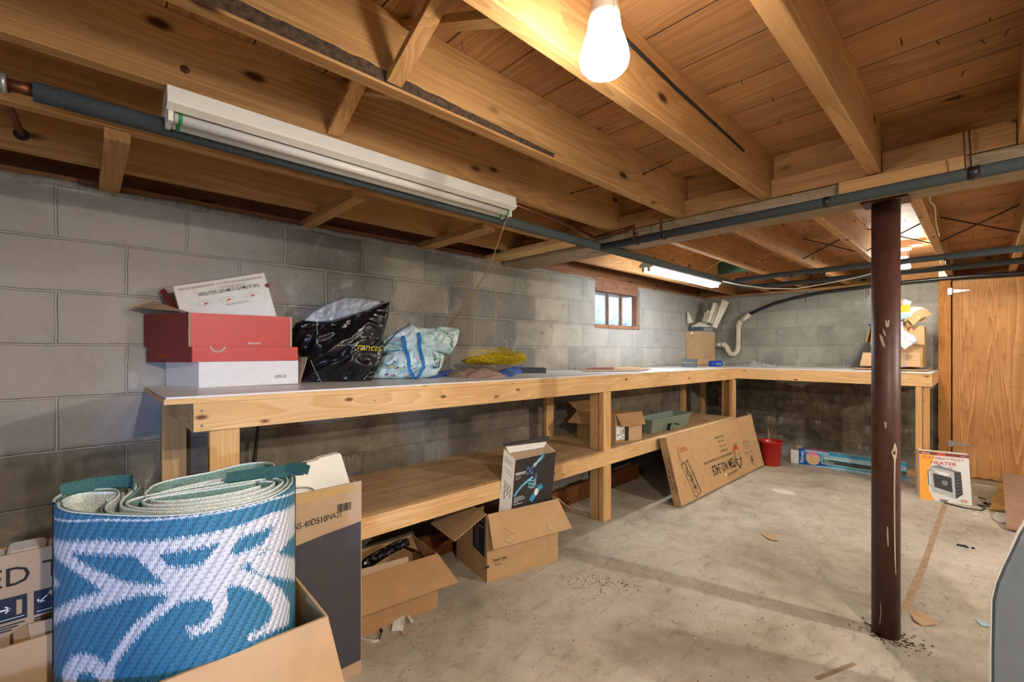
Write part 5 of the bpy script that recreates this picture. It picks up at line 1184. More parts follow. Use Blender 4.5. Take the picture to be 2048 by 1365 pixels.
t = thing('planter', 'sage green rectangular plastic planter on the lower shelf', 'planter', (.5, 3.72, SZ))
def ring_box(mb, x0, x1, y0, y1, z, mi=0): return [(x0, y0, z), (x1, y0, z), (x1, y1, z), (x0, y1, z)]
xa, xb, ya, yb_ = .385, .575, 3.35, 4.06; zt_ = .605
m = MB()
L0 = [(xa + .03, ya + .035, SZ), (xb - .03, ya + .035, SZ), (xb - .03, yb_ - .035, SZ), (xa + .03, yb_ - .035, SZ)]
L1 = [(xa + .004, ya + .006, zt_ - .012), (xb - .004, ya + .006, zt_ - .012), (xb - .004, yb_ - .006, zt_ - .012), (xa + .004, yb_ - .006, zt_ - .012)]
L2 = [(xa - .006, ya - .006, zt_ - .012), (xb + .006, ya - .006, zt_ - .012), (xb + .006, yb_ + .006, zt_ - .012), (xa - .006, yb_ + .006, zt_ - .012)]
L3 = [(a, b, zt_) for a, b, c in L2]; L4 = [(xa + .008, ya + .01, zt_), (xb - .008, ya + .01, zt_), (xb - .008, yb_ - .01, zt_), (xa + .008, yb_ - .01, zt_)]
L5 = [(xa + .034, ya + .04, SZ + .006), (xb - .034, ya + .04, SZ + .006), (xb - .034, yb_ - .04, SZ + .006), (xa + .034, yb_ - .04, SZ + .006)]
LL = [L0, L1, L2, L3, L4, L5]; fs = [(3, 2, 1, 0), (20, 21, 22, 23)]
for a in range(5):
    for i in range(4): fs.append((a * 4 + i, a * 4 + (i + 1) % 4, a * 4 + 4 + (i + 1) % 4, a * 4 + 4 + i))
m.add(sum(LL, []), fs); m.build('trough', M['green_plastic'], t, bevel=.003)
m = MB(); m.ribbon([(.60, 3.57, .50), (.60, 3.575, .535), (.597, 3.60, .555), (.60, 3.64, .552), (.605, 3.70, .545), (.60, 3.74, .53)], .03, .004, (1, 0, .2)); m.build('handle_strap', M['dark'], t, smooth=True)

# long leaning carton
t = thing('long_carton', 'long flat tan carton printed ITEM NO.:3425 upside down, leaning on the lower shelf', 'carton', (.80, 4.1, 0))
yl, yr = 3.215, 4.985
bf, tf = Vector((.825, 0, .012)), Vector((.700, 0, .505))      # face bottom / top
dv = (tf - bf); Hh = dv.length; dv.normalize(); nf = Vector((dv.z, 0, -dv.x)); th = .062
# shift so the rear rests against the shelf apron
F0 = Vector((bf.x, yl, bf.z)); tb = nf * -th
F0 = F0 + Vector((.0, 0, 0)); off_ = Vector((.062, 0, .004)); F0 += off_
m = MB(); m.ob(F0, Vector((.012, yr - yl, 0)), dv * Hh, tb); m.build('box_body', M['cardboard'], t, bevel=.002)
m = MB(); m.slab([F0 + dv * Hh + Vector((0, 0, 0)), F0 + dv * Hh + Vector((.012, yr - yl, 0)), F0 + dv * (Hh + .002) + tb + Vector((.012, yr - yl + .0, 0)), F0 + dv * (Hh + .002) + tb + Vector((0, 0, 0))], .003); m.build('top_flap', M['cardboard_pale'], t)
m = MB(); m.slab([F0 + dv * (Hh - .09) + Vector((.0125, yr - yl + .0005, 0)), F0 + dv * (Hh + .004) + Vector((.0125, yr - yl + .0005, 0)), F0 + dv * (Hh + .03) + tb * .8 + Vector((.02, yr - yl + .03, 0)), F0 + dv * (Hh - .06) + tb * .5 + Vector((.02, yr - yl + .02, 0))], .003); m.build('end_flap', M['cardboard_pale'], t)
Lw = yr - yl
p = Print(F0, (.012 / Lw, 1, 0), dv, .0015)
def ut(s_, x, y, size, width, m='ink', bold=False): p.text(s_, x + width, y + size * .72, size, m, rot=180, width=width, bold=bold)
ut('ITEM NO.:3425', .62, .10, .115, .50, 'ink', True)
ut('DESCRIPTION: 4-PANEL SCREEN WITH BAMBOO DESIGN', .50, .215, .03, .60)
ut('COLOR:BLACK', .86, .262, .028, .16); ut('NW.: 9 KG', .87, .305, .026, .13); ut('GW.: 10 KG', .86, .345, .026, .13); ut('MADE IN VIETNAM', .81, .385, .03, .19)
ut('PLEASE KEEP DRY', .87, .055, .026, .24); 
ut('TOUS', .165, .37, .05, .12, 'ink_red', True); p.ring(.135, .37, .012, .05, .004, 'ink_red'); p.text('!', .135, .36, .04, 'ink_red', rot=180, align='C')
# folding screen drawing
p.line([(.13, .28), (.23, .30), (.34, .035), (.24, .012), (.13, .28)], .005, 'ink'); p.line([(.13, .28), (.155, .302), (.20, .27), (.25, .302), (.23, .30)], .004, 'ink'); p.line([(.20, .27), (.29, .02)], .004, 'ink'); p.line([(.25, .302), (.345, .04), (.34, .035)], .004, 'ink')
random.seed(4)
for i in range(60):
    f = random.random(); x = .19 + f * .085 + random.uniform(-.028, .022); y = .255 - f * .2 + random.uniform(-.015, .015); a = random.uniform(-1, 1)
    p.line([(x, y), (x + .016 * math.cos(a), y + .016 * math.sin(a))], .004, 'ink')
p.text('x', .115, .14, .03, 'ink')
# pictograms
p.poly([(1.19, .06), (1.27, .155), (1.11, .155)], 'ink'); p.poly([(1.19, .085), (1.245, .148), (1.135, .148)], 'cardboard', .0004)
p.rect(1.14, .155, 1.24, .235, 'ink', .0001); p.rect(1.147, .155, 1.233, .235, 'cardboard', .0004); p.disc(1.19, .235, .062, .045, 'ink_red', .0005, 0, 180); p.disc(1.17, .2, .005, .005, 'ink', .0006, n=8); p.disc(1.205, .2, .005, .005, 'ink', .0006, n=8)
p.text('KEEP DRY', 1.25, .295, .014, 'ink', rot=180, width=.1)
p.line([(1.46, .20), (1.535, .27), (1.38, .27), (1.46, .20)], .004, 'ink'); p.disc(1.46, .247, .007, .007, 'ink', n=8); ut('RECYCLABLE', 1.41, .285, .014, .09); ut('4-5 PLY CARTON BOX', 1.37, .165, .02, .19)
p.ring(1.50, .10, .045, .045, .004, 'ink'); p.disc(1.50, .10, .02, .026, 'ink', .0003); p.rect(1.485, .10, 1.515, .106, 'cardboard', .0005)
p.disc(.855, .07, .018, .012, 'ink_white', n=7)
p.build('lettering', t)
p = Print(F0 + dv * Hh, (.012 / Lw, 1, 0), tb, .0015)
if p.n.z < 0: p.n = -p.n
p.text('TOUS', .30, .045, .04, 'ink_red', rot=180, width=.13, bold=True); p.text('COLOR:BLACK', .62, .042, .035, 'ink', rot=180, width=.20); p.text('ITEM NO.3425', 1.12, .042, .035, 'ink', rot=180, width=.20); p.text('THIS SIDE UP', 1.62, .042, .035, 'ink', rot=180, width=.20)
p.rect(.36, .0, .40, .062, 'tape'); p.rect(.72, .0, .77, .062, 'tape'); p.rect(1.66, 0, 1.70, .062, 'tape'); p.build('lettering', t)
p = Print(F0 + tb * .93, -tb, dv, .0015); p.n = Vector((0, -1, 0))
p.text('ITEM NO. 3425', .034, .36, .026, 'ink', rot=-90, width=.26); p.text('COLOR BLACK', .008, .36, .026, 'ink', rot=-90, width=.24); p.build('lettering', t)

# planks lying under the bench
m = MB(); m.ob((.27, .95, 0), (.035, 0, 0), (-.06, 2.75, 0), (0, 0, .135)); tag(m.build('plank', M['brown_board'], bevel=.003, loc=(.25, 2.3, 0)), 'dark stained plank standing on edge on the floor under the long bench', 'plank')
m = MB(); m.ob((.12, 1.3, 0), (.10, 0, 0), (-.03, 2.6, 0), (0, 0, .04)); tag(m.build('plank', M['brown_board'], bevel=.003, loc=(.15, 2.3, 0)), 'dark plank lying flat on the floor against the left wall', 'plank')
m = MB(); m.tube([(.03, .62, 1.0), (.05, .60, .80), (.045, .585, .60), (.06, .58, .49)], [.006, .007, .009, .008], 10)
tag(m.build('cable', M['dark'], smooth=True, loc=(.05, .6, .5)), 'black cable hanging down behind the bench onto the lower shelf', 'cable')

# red pot with a dead stem
pc = Vector((.925, 5.10, 0)); t = thing('plant_pot', 'shiny red pot with a bare dry stem, on the floor by the long carton', 'plant pot', pc)
m = MB(); m.lathe(pc, [(.078, 0), (.082, .004), (.106, .235), (.112, .236), (.113, .250), (.108, .252), (.102, .236), (.094, .16)], 40); m.build('pot', M['red_pot'], t, smooth=True)
m = MB(); m.lathe(pc, [(.0001, .165), (.095, .16)], 24); m.build('soil', M['rust'], t)
m = MB(); b_ = pc + Vector((.0, -.0, .16)); m.tube([b_, b_ + Vector((-.012, 0, .07)), b_ + Vector((-.022, 0, .13)), b_ + Vector((-.024, 0, .20)), b_ + Vector((-.03, 0, .235))], [.004, .004, .0035, .003, .001], 7); m.tube([b_ + Vector((-.022, 0, .13)), b_ + Vector((.0, 0, .16)), b_ + Vector((.004, 0, .19))], [.003, .002, .001], 6); m.build('stem', M['twig'], t)

# aquarium lamp box
a0, a1 = Vector((1.05, 5.36, 0)), Vector((1.92, 5.36, 0))
t = thing('product_box', 'long blue and pink aquarium accessory box on the floor against the far wall', 'box', (1.4, 5.4, 0))
hb = .155
m = MB(); m.box(1.11, 1.95, 5.36, 5.45, 0, hb); m.build('box_body', M['cyan'], t, bevel=.002)
m = MB(); m.slab([(1.04, 5.355, .002), (1.11, 5.36, .002), (1.11, 5.36, .135), (1.04, 5.35, .14)], .002); m.build('end_flap', M['paper'], t)
m = MB(); m.slab([(1.07, 5.45, .10), (1.12, 5.45, .10), (1.12, 5.45, .172), (1.07, 5.45, .172)], .002); m.build('end_flap', M['cardboard_pale'], t)
p = Print((1.11, 5.36, 0), (1, 0, 0), (0, 0, 1), .001)
p.rect(0, 0, .055, hb, 'deepblue'); p.text('Warmony', .044, .015, .045, 'ink_white', rot=90, width=.125, bold=True)
p.poly([(.055, 0), (.30, 0), (.18, .06), (.055, .10)], 'deepblue', .0001); p.disc(.125, .075, .062, .062, 'goldp', .0003); p.disc(.125, .088, .063, .052, 'pinkp', .0004, 20, 160); p.text('SPECIAL', .085, .108, .016, 'ink_white', width=.09, lift=.0008); p.rect(.055, .136, .26, hb, 'paleblue', .0002)
p.poly([(.055, 0), (.84, 0), (.84, .022), (.3, .022)], 'paleblue', .0003)
p.rect(.20, .038, .84, .125, 'ink_white', .0004); p.rect(.206, .043, .84, .120, 'seagreen', .0006); p.rect(.215, .083, .84, .115, 'paleblue', .0007); p.rect(.26, .05, .62, .086, 'heater_dk', .0008)
for i in range(30): p.rect(.265 + i * .0118, .053, .268 + i * .0118, .083, 'seagreen', .0009)
for i in range(14): p.disc(.22 + i * .006, .06 + .008 * math.sin(i * 2), .003, .004, 'ink_white', .001, n=6)
p.build('printed_panel', t)
p = Print((1.11, 5.36, hb), (1, 0, 0), (0, 1, 0), .001); p.rect(0, 0, .07, .09, 'deepblue'); p.text('Warmony', .0, .03, .03, 'ink_white', lift=.001, width=.07); p.poly([(.05, .01), (.22, .01), (.24, .08), (.06, .08)], 'pinkp', .0003); p.rect(.26, .0, .84, .09, 'paleblue', .0002); p.build('printed_panel', t)

# offcut behind the post
m = MB(); m.ob((1.80, 5.60, 0), (.30, -.02, 0), (.0, .09, 0), (0, 0, .045)); tag(m.build('wood_offcut', M['pine_x'], bevel=.003, loc=(1.95, 5.64, 0)), 'split pale wood offcut on the floor under the right end of the bench', 'wood')

# heater box
h0, h1 = Vector((2.085, 4.80, 0)), Vector((2.372, 4.86, 0)); hw = (h1 - h0); Wh = hw.length; hu = hw.normalized(); hbk = Vector((-hu.y, hu.x, 0))
t = thing('product_box', 'white and yellow PORTABLE UTILITY HEATER box on the floor by the door', 'box', (2.23, 4.9, 0))
HH = .372; m = MB()
vs = [h0, h1, h1 + hbk * .19, h0 + hbk * .19, h0 + hbk * .06 + Vector((0, 0, HH)), h1 + hbk * .06 + Vector((0, 0, HH)) - hu * .008, h1 + hbk * .13 + Vector((0, 0, HH)) - hu * .008, h0 + hbk * .13 + Vector((0, 0, HH))]
m.add(vs, [(3, 2, 1, 0), (4, 5, 6, 7), (0, 1, 5, 4), (1, 2, 6, 5), (2, 3, 7, 6), (3, 0, 4, 7)]); m.build('box_body', M['white_card'], t, bevel=.0015)
hv = (vs[4] - vs[0]).normalized(); p = Print(h0, hu, hv, .0012); HV = (vs[4] - vs[0]).length; W1 = Wh
p.poly([(0, 0), (.085, 0), (.055, .07), (.045, .15), (.055, .24), (.085, .32), (.10, HV), (0, HV)], 'orange')
p.rect(0, HV - .026, Wh - .006, HV - .002, 'red_card_dark', .0003); p.rect(.105, HV - .026, .155, HV - .002, 'ink_red', .0004); p.text('Optimus', .012, HV - .021, .018, 'ink_white', bold=True, width=.052, lift=.0008); p.text('H-2210', .24, HV - .018, .009, 'ink_white', lift=.0008)
p.text('PORTABLE UTILITY', .022, HV - .056, .028, 'red_card', width=.235, shear=.1, lift=.0008); p.text('HEATER', .066, HV - .094, .034, 'red_card', bold=True, width=.15, shear=.1, lift=.0008)
p.poly([(.072, .07), (.205, .035), (.20, .235), (.06, .26)], 'heater_lt', .0005); p.poly([(.205, .035), (.245, .075), (.238, .24), (.20, .235)], 'heater_dk', .0006); p.poly([(.06, .26), (.20, .235), (.238, .24), (.11, .275)], 'heater_grey', .0006)
p.poly([(.085, .105), (.188, .078), (.184, .19), (.078, .21)], 'heater_dk', .0007); p.disc(.145, .145, .018, .02, 'heater_grey', .0008); p.poly([(.08, .235), (.18, .218), (.16, .20), (.12, .205)], 'ink_white', .0007); p.line([(.07, .235), (.05, .225), (.052, .12), (.072, .105)], .004, 'heater_dk', .0007)
p.ring(.12, .272, .008, .008, .003, 'heater_grey', .0008); p.ring(.18, .262, .008, .008, .003, 'heater_grey', .0008)
for i in range(6): p.line([(.208, .07 + i * .026), (.24, .09 + i * .024)], .003, 'heater_grey', .0008)
p.disc(.25, .025, .018, .011, 'red_card_dark', .0006); p.disc(.25, .025, .014, .008, 'goldp', .0008); p.rect(.115, 0, .16, .018, 'heater_grey', .0006)
p.build('printed_panel', t)
sv_ = (vs[6] - vs[2]); p = Print(h1, hbk, (0, 0, 1), .003); p.poly([(.02, .03), (.17, .02), (.15, .06), (.13, .30), (.07, .30), (.045, .06)], 'cardboard_grey'); p.rect(.12, .01, .16, .035, 'ink_white', .0004); p.poly([(.08, .07), (.14, .06), (.125, .28), (.085, .28)], 'heater_grey', .0005); p.build('printed_panel', t)
# small things on the floor near the door
m = MB(); m.tube([(2.22, 4.79, .005), (2.33, 4.74, .005), (2.42, 4.75, .005), (2.44, 4.84, .005), (2.40, 4.9, .005), (2.50, 4.93, .005), (2.75, 4.90, .02), (3.1, 4.9, .01)], .0045, 8)
tag(m.build('power_cord', M['dark'], smooth=True, loc=(2.4, 4.8, 0)), 'black power cord on the floor beside the heater box', 'cord')
for i, (u, w, lab) in enumerate((((2.425, 5.156, 0.0), .014, 'small black plug lying behind the heater box'), ((2.47, 5.003, 0.0), .026, 'black plastic clump lying between the heater box and the tan boards'), ((2.347, 3.825, 0.0), .018, 'small black scrap on open floor below the heater box'))):
    m = MB(); c = Vector(u); random.seed(i)
    for k in range(5): d = Vector((random.gauss(0, w), random.gauss(0, w * .5), 0)); m.lathe(c + d, [(w * .55, 0), (w * .5, w * .35), (.001, w * .55)], 7)
    tag(m.build('black_scrap', M['dark'], loc=c), lab, 'scrap')
def scrap(poly, mt, lab, name='paper_scrap', lift=.006, th=.0012):
    P_ = [Vector((a, b, .001 + th + lift * abs(math.sin(i * 1.9)))) for i, (a, b, c) in enumerate(poly)]
    if (P_[1] - P_[0]).cross(P_[2] - P_[0]).z < 0: P_ = P_[::-1]
    m = MB(); cen = sum(P_, Vector()) / len(P_)
    k = len(P_); vs = [cen] + P_ + [cen - Vector((0, 0, th))] + [p_ - Vector((0, 0, th)) for p_ in P_]
    fs = [(0, i + 1, (i + 1) % k + 1) for i in range(k)] + [(k + 1, k + 2 + (i + 1) % k, k + 2 + i) for i in range(k)] + [(i + 1, k + 2 + i, k + 2 + (i + 1) % k, (i + 1) % k + 1) for i in range(k)]
    m.add(vs, fs); return tag(m.build(name, M[mt], loc=(cen.x, cen.y, 0)), lab, 'scrap')
scrap([(2.206, 2.675, 0.0), (2.223, 2.715, 0.0), (2.257, 2.707, 0.0), (2.281, 2.679, 0.0), (2.296, 2.638, 0.0), (2.254, 2.588, 0.0), (2.229, 2.603, 0.0)], 'cardboard_pale', 'tan cardboard scrap on the floor right of the brown post')
scrap([(1.443, 3.142, 0.0), (1.47, 3.148, 0.0), (1.51, 3.19, 0.0), (1.565, 3.096, 0.0), (1.522, 3.071, 0.0)], 'cardboard_pale', 'small tan scrap in the middle of the open floor')
scrap([(2.368, 4.653, 0.0), (2.401, 4.658, 0.0), (2.406, 4.594, 0.0), (2.384, 4.598, 0.0)], 'paper', 'tiny white scrap in front of the heater box', lift=.002)
scrap([(2.409, 2.823, 0.0), (2.425, 2.82, 0.0), (2.452, 2.807, 0.0), (2.452, 2.787, 0.0), (2.426, 2.769, 0.0)], 'paleblue', 'pale blue sliver on the floor beside the grey panel', lift=.002)
scrap([(2.475, 4.708, 0.0), (2.5, 4.763, 0.0), (2.542, 4.778, 0.0), (2.583, 4.71, 0.0), (2.573, 4.544, 0.0), (2.504, 4.522, 0.0), (2.476, 4.572, 0.0)], 'paper', 'white blister card on the floor beside the leaning tan boards', lift=.01)
t = thing('paper_box', 'small crumpled white box piece on the floor below the open cartons', 'scrap', (.72, .98, 0))
w0 = [Vector(a) for a in [(0.724, 0.934, 0.004), (0.758, 0.968, 0.004), (0.679, 1.029, 0.004), (0.639, 0.997, 0.004)]]
m = MB(); m.slab([w0[0] + Vector((0, 0, .0)), w0[1], w0[2] + Vector((0, 0, .03)), w0[3] + Vector((0, 0, .03))], .003); m.build('panel', M['paper'], t)
f0 = [Vector(a) for a in [(0.705, 1.014, 0.03), (0.72, 1.019, 0.03), (0.769, 1.014, 0.03), (0.773, 0.997, 0.03)]]
m = MB(); m.slab(f0, .0025); m.build('flap', M['paper'], t)
m = MB(); m.slab([Vector(a) for a in [(0.752, 0.958, 0.004), (0.769, 0.976, 0.004), (0.794, 0.968, 0.004), (0.784, 0.953, 0.004)]], .0015); m.build('flap', M['cardboard_grey'], t)
# black strap with a white end below the open carton
q0 = [(0.616, 0.91, 0.03), (0.644, 0.9, 0.012), (0.703, 0.902, 0.004), (0.748, 0.865, 0.004), (0.736, 0.843, 0.004), (0.686, 0.818, 0.004)]
m = MB(); m.ribbon([Vector(a) for a in q0[:4]], .012, .003, (.3, .2, 1)); t = thing('strap', 'black webbing strap with a white end trailing on the floor by the open carton', 'strap', q0[3]); m.build('webbing', M['dark'], t)
m = MB(); m.ribbon([Vector(a) for a in q0[3:]], .010, .003, (.3, .2, 1)); m.build('white_end', M['paper'], t)
# dirt crumbs on the floor
mb = MB(); random.seed(20)
for (cx, cy, sx, sy, n) in ((1.105, 1.87, .05, .05, 90), (1.19, 1.96, .05, .03, 50), (1.0, 1.83, .03, .03, 25), (.9, 1.3, .25, .4, 60), (.85, 1.0, .1, .12, 30), (1.6, 2.6, .6, .7, 70), (1.5, 4.6, .5, .5, 60), (1.75, 2.0, .2, .2, 50)):
    for i in range(n):
        c = Vector((random.gauss(cx, sx), random.gauss(cy, sy), 0)); s_ = random.uniform(.001, .0035); a = random.uniform(0, 3)
        mb.ob(c, Vector((math.cos(a), math.sin(a), 0)) * s_ * 2.5, Vector((-math.sin(a), math.cos(a), 0)) * s_, (0, 0, s_ * .7))
tag(mb.build('floor_dirt', M['weed'], loc=(1.1, 1.9, 0)), 'dry dirt crumbs and specks scattered over the concrete floor', 'dirt', kind='stuff')
mb = MB()
for i in range(70):
    c = Vector((random.uniform(.8, 2.3), random.uniform(1.2, 5.2), 0)); s_ = random.uniform(.001, .004); mb.ob(c, (s_, s_ * .4, 0), (-s_ * .4, s_, 0), (0, 0, s_ * .3))
tag(mb.build('white_crumbs', M['paper'], loc=(1.4, 3, 0)), 'tiny white plaster crumbs scattered over the floor', 'debris', kind='stuff')
# boards leaning at the right edge
m = MB(); m.ob((2.46, 4.80, 0), (.30, .06, 0), (.06, .74, .05), (0, 0, .018)); tag(m.build('board', M['osb'], loc=(2.6, 5.2, 0)), 'frayed yellow-brown board on the floor at the right, partly under the tan one', 'board')
m = MB(); m.ob((2.535, 4.35, .012), (.40, .04, 0), (.0, 1.02, .16), (0, 0, .012)); tag(m.build('board', M['tan_board'], loc=(2.7, 4.9, 0)), 'tan hardboard sheet lying on the yellow-brown board at the right edge', 'board')
# grey panel edge close to the camera at right
GP = [(2.447, 1.897, 0.169), (2.447, 1.897, 0.313), (2.449, 1.899, 0.458), (2.457, 1.907, 0.508), (2.472, 1.937, 0.554), (2.49, 1.97, 0.601), (2.504, 2.0, 0.639), (2.521, 2.032, 0.674), (2.572, 2.115, 0.757), (2.684, 2.29, 0.776), (2.684, 2.29, 0.091)]
gp = [Vector(a) for a in GP]; gn = Vector((-.55, -.83, .05)); 
m = MB(); low = [Vector((gp[0].x, gp[0].y, 0))]; m.slab([gp[0]] + gp[1:], .012, n=gn)
t = thing('panel', 'dark slate grey panel with a chalky white edge at the right edge', 'panel', (gp[0].x, gp[0].y, 0))
m = MB(); P_ = [Vector((gp[0].x, gp[0].y, 0))] + gp[1:-1] + [Vector((gp[-1].x, gp[-1].y, 0))]; m.slab(P_, .012); m.build('sheet', M['slate'], t)
m = MB(); m.tube([P_[0]] + gp[1:9], .004, 6); m.build('white_edge', M['paper'], t)

# ================================================================== DRILL CARTON
zc = .345
t = thing('carton', 'tan carton with spread flaps holding the black power-tool box', 'carton', (.58, 1.68, 0))
d0, d1 = Vector((.702, 1.477, 0)), Vector((.791, 1.922, 0)); d3 = Vector((.374, 1.530, 0)); d2 = d1 + (d3 - d0)
carton(t, [d0, d1, d2, d3], .001, zc, M['cardboard'], [(0, .165, 150, -.012, -.03), (3, .20, 122, .03, .03), (1, .17, 128, .02, .02), (2, .14, 20, 0, 0)], t=.005)
u_ = (d1 - d0).normalized(); p = Print(Vector((d0.x, d0.y, 0)), u_, (0, 0, 1), .0012)
p.text("Thank's Kind", .03, .098, .02, 'ink', bold=True, width=.085); p.rect(.03, .09, .115, .0915, 'ink'); p.text('8 Internet', .045, .075, .012, 'ink', width=.045); p.rect(-.012, .075, .012, .087, 'ink', .0003); p.rect(.36, .0, .364, .3, 'cardboard_pale'); p.build('lettering', t)
e_ = (d0 - d3).normalized(); p = Print(Vector((d3.x, d3.y, 0)), e_, (0, 0, 1), .0012); p.poly([(.19, .14), (.31, .12), (.315, .33), (.19, .33)], 'ink_navy'); p.line([(.22, .16), (.22, .30), (.30, .30)], .006, 'cardboard_dark', .0004); p.line([(.245, .15), (.245, .27), (.30, .27)], .005, 'cardboard_grey', .0004); p.build('printed_panel', t)
# torn flap mark
fl = [o for o in t.children if o.name.startswith('flap')][0]
w_ = rot_out(Vector((u_.y, -u_.x, 0)), 150); p = Print(d0 + Vector((0, 0, zc)) + Vector((u_.y, -u_.x, 0)) * .004, u_, -w_, .0025)
p.n = w_.cross(u_); p.n = p.n if p.n.x > 0 else -p.n
p.rect(.33, -.145, .455, -.11, 'tape'); p.poly([(.06, -.14), (.09, -.155), (.115, -.14), (.13, -.125), (.10, -.12), (.07, -.13)], 'cardboard_pale', .0004); p.line([(.06, -.14), (.09, -.156), (.115, -.141), (.128, -.124)], .002, 'corr', .0006); p.line([(.07, -.08), (.11, -.11), (.13, -.12)], .0015, 'corr', .0006); p.build('torn_patch', t)

t = thing('product_box', 'opened black power-tool box with a blue x-ray style picture, standing in the tan carton', 'box', (.52, 1.75, .05))
# box bottom hidden inside the carton; visible faces: narrow white side (left) and black front
A0, A1, A2_, A3_, S3 = Vector((.724, 1.622, .315)), Vector((.758, 1.905, .337)), Vector((.778, 1.918, .609)), Vector((.740, 1.640, .601)), Vector((.690, 1.604, .655))
S0 = A0 + (S3 - A3_) * 1.0; S0.z = .36
kk = lambda a, b: b + (b - a) * ((b.z - .02) / (a.z - b.z))
T0, T1 = kk(A3_, A0), kk(A2_, A1); TS = T0 + Vector((-.05, -.036, 0))
A4 = A2_ + (S3 - A3_); A4.x = max(A4.x, .688); T1 = T0 + (A2_ - A3_); T4 = T1 + (TS - T0)
m = MB(); k_ = [T0, T1, T4, TS, A3_, A2_, A4, S3]
m.add(k_, [(3, 2, 1, 0), (0, 1, 5, 4), (1, 2, 6, 5), (2, 3, 7, 6), (3, 0, 4, 7)])
in_ = [p_.lerp(sum((A3_, A2_, A4, S3), Vector()) / 4, .06) for p_ in (A3_, A2_, A4, S3)]
m.add([A3_, A2_, A4, S3] + in_ + [q_ + (T0 - A3_).normalized() * .12 for q_ in in_], [(0, 1, 5, 4), (1, 2, 6, 5), (2, 3, 7, 6), (3, 0, 4, 7), (4, 5, 9, 8), (5, 6, 10, 9), (6, 7, 11, 10), (7, 4, 8, 11), (11, 10, 9, 8)])
m.build('box_body', M['cardboard_grey'], t)
fu = (A2_ - A3_); FW = fu.length; fu.normalize(); fv = (A3_ - T0); FH = fv.length; fv.normalize()
p = Print(A3_, fu, fv, .0015)
if p.n.x < 0: p.n = -p.n
p.poly([(0, 0), (FW, 0), (FW - .0, -FH * .75), (0.0, -FH * .75)], 'heater_dk')
for yy, ww in ((-.075, .10), (-.083, .115), (-.094, .05), (-.101, .06), (-.108, .045)): p.rect(.008, yy, .008 + ww * .7, yy + .004, 'ink_white' if ww > .09 else 'heater_grey', .0004)
p.line([(.012, -.19), (.03, -.165), (.06, -.145), (.095, -.125), (.125, -.115)], .016, 'cyan', .0004); p.line([(.015, -.188), (.06, -.146), (.125, -.112)], .006, 'paleblue', .0008)
for i in range(5): p.line([(.10, -.125 - i * .009), (.135, -.135 - i * .009), (.15, -.12 - i * .008), (.148, -.10 - i * .005)], .005, 'cyan' if i % 2 else 'paleblue', .0006)
p.disc(.105, -.075, .03, .035, 'ink_navy', .0005)
for i in range(9): p.ring(.088 + (i % 3) * .015, -.058 - (i // 3) * .015, .006, .006, .002, 'deepblue' if i % 2 else 'paleblue', .0008, n=8)
p.line([(.125, -.055), (.16, -.028), (.19, -.008)], .022, 'cyan', .0005); p.line([(.13, -.05), (.18, -.015)], .006, 'ink_white', .0009); p.ring(.135, -.048, .009, .009, .002, 'ink_white', .001, n=12)
for yy, ww in ((-.165, .08), (-.172, .085), (-.179, .06)): p.rect(.105, yy, .105 + ww * .8, yy + .0025, 'heater_grey', .0004)
for yy, ww in ((-.205, .06), (-.213, .075), (-.221, .07), (-.229, .03), (-.24, .06)): p.rect(.01, yy, .01 + ww, yy + .004, 'heater_lt', .0004)
p.line([(.13, -.235), (.155, -.205), (.19, -.175)], .03, 'cyan', .0005); p.disc(.16, -.2, .014, .02, 'ink_white', .0008)
p.build('printed_panel', t)
su = (A3_ - S3); SW = su.length; su.normalize(); p = Print(S3, su, fv, .0012)
if p.n.y > 0: p.n = -p.n
p.rect(0, -FH * .75, SW, 0, 'white_card')
for i, (x, y, w) in enumerate(((.01, -.03, .06), (.01, -.04, .05), (.01, -.05, .06), (.02, -.085, .04), (.02, -.10, .045))): p.rect(x, y, x + w, y + .003, 'ink_grey', .0004)
for i in range(7): p.line([(.02 + .018 * (i % 3), -.15 - .03 * (i // 3)), (.03 + .018 * (i % 3), -.165 - .03 * (i // 3)), (.028 + .018 * (i % 3), -.18 - .03 * (i // 3))], .004, 'ink', .0004)
p.build('printed_panel', t)
# torn top flap standing at the back
E0, E1, E2, E3 = S3 + Vector((0, 0, .0)), A4, A4 + Vector((-.01, .0, .048)), S3 + Vector((-.005, 0, .038))
m = MB(); m.slab([Vector((0.695, 1.6, 0.673)), Vector((0.735, 1.897, 0.661)), Vector((0.735, 1.918, 0.692)), Vector((0.695, 1.593, 0.687))], .003); m.build('flap', M['heater_dk'], t)
m = MB(); m.slab([Vector((0.705, 1.627, 0.634)), Vector((0.745, 1.856, 0.637)), Vector((0.737, 1.886, 0.663)), Vector((0.698, 1.611, 0.669))], .003); m.build('flap', M['white_card'], t)

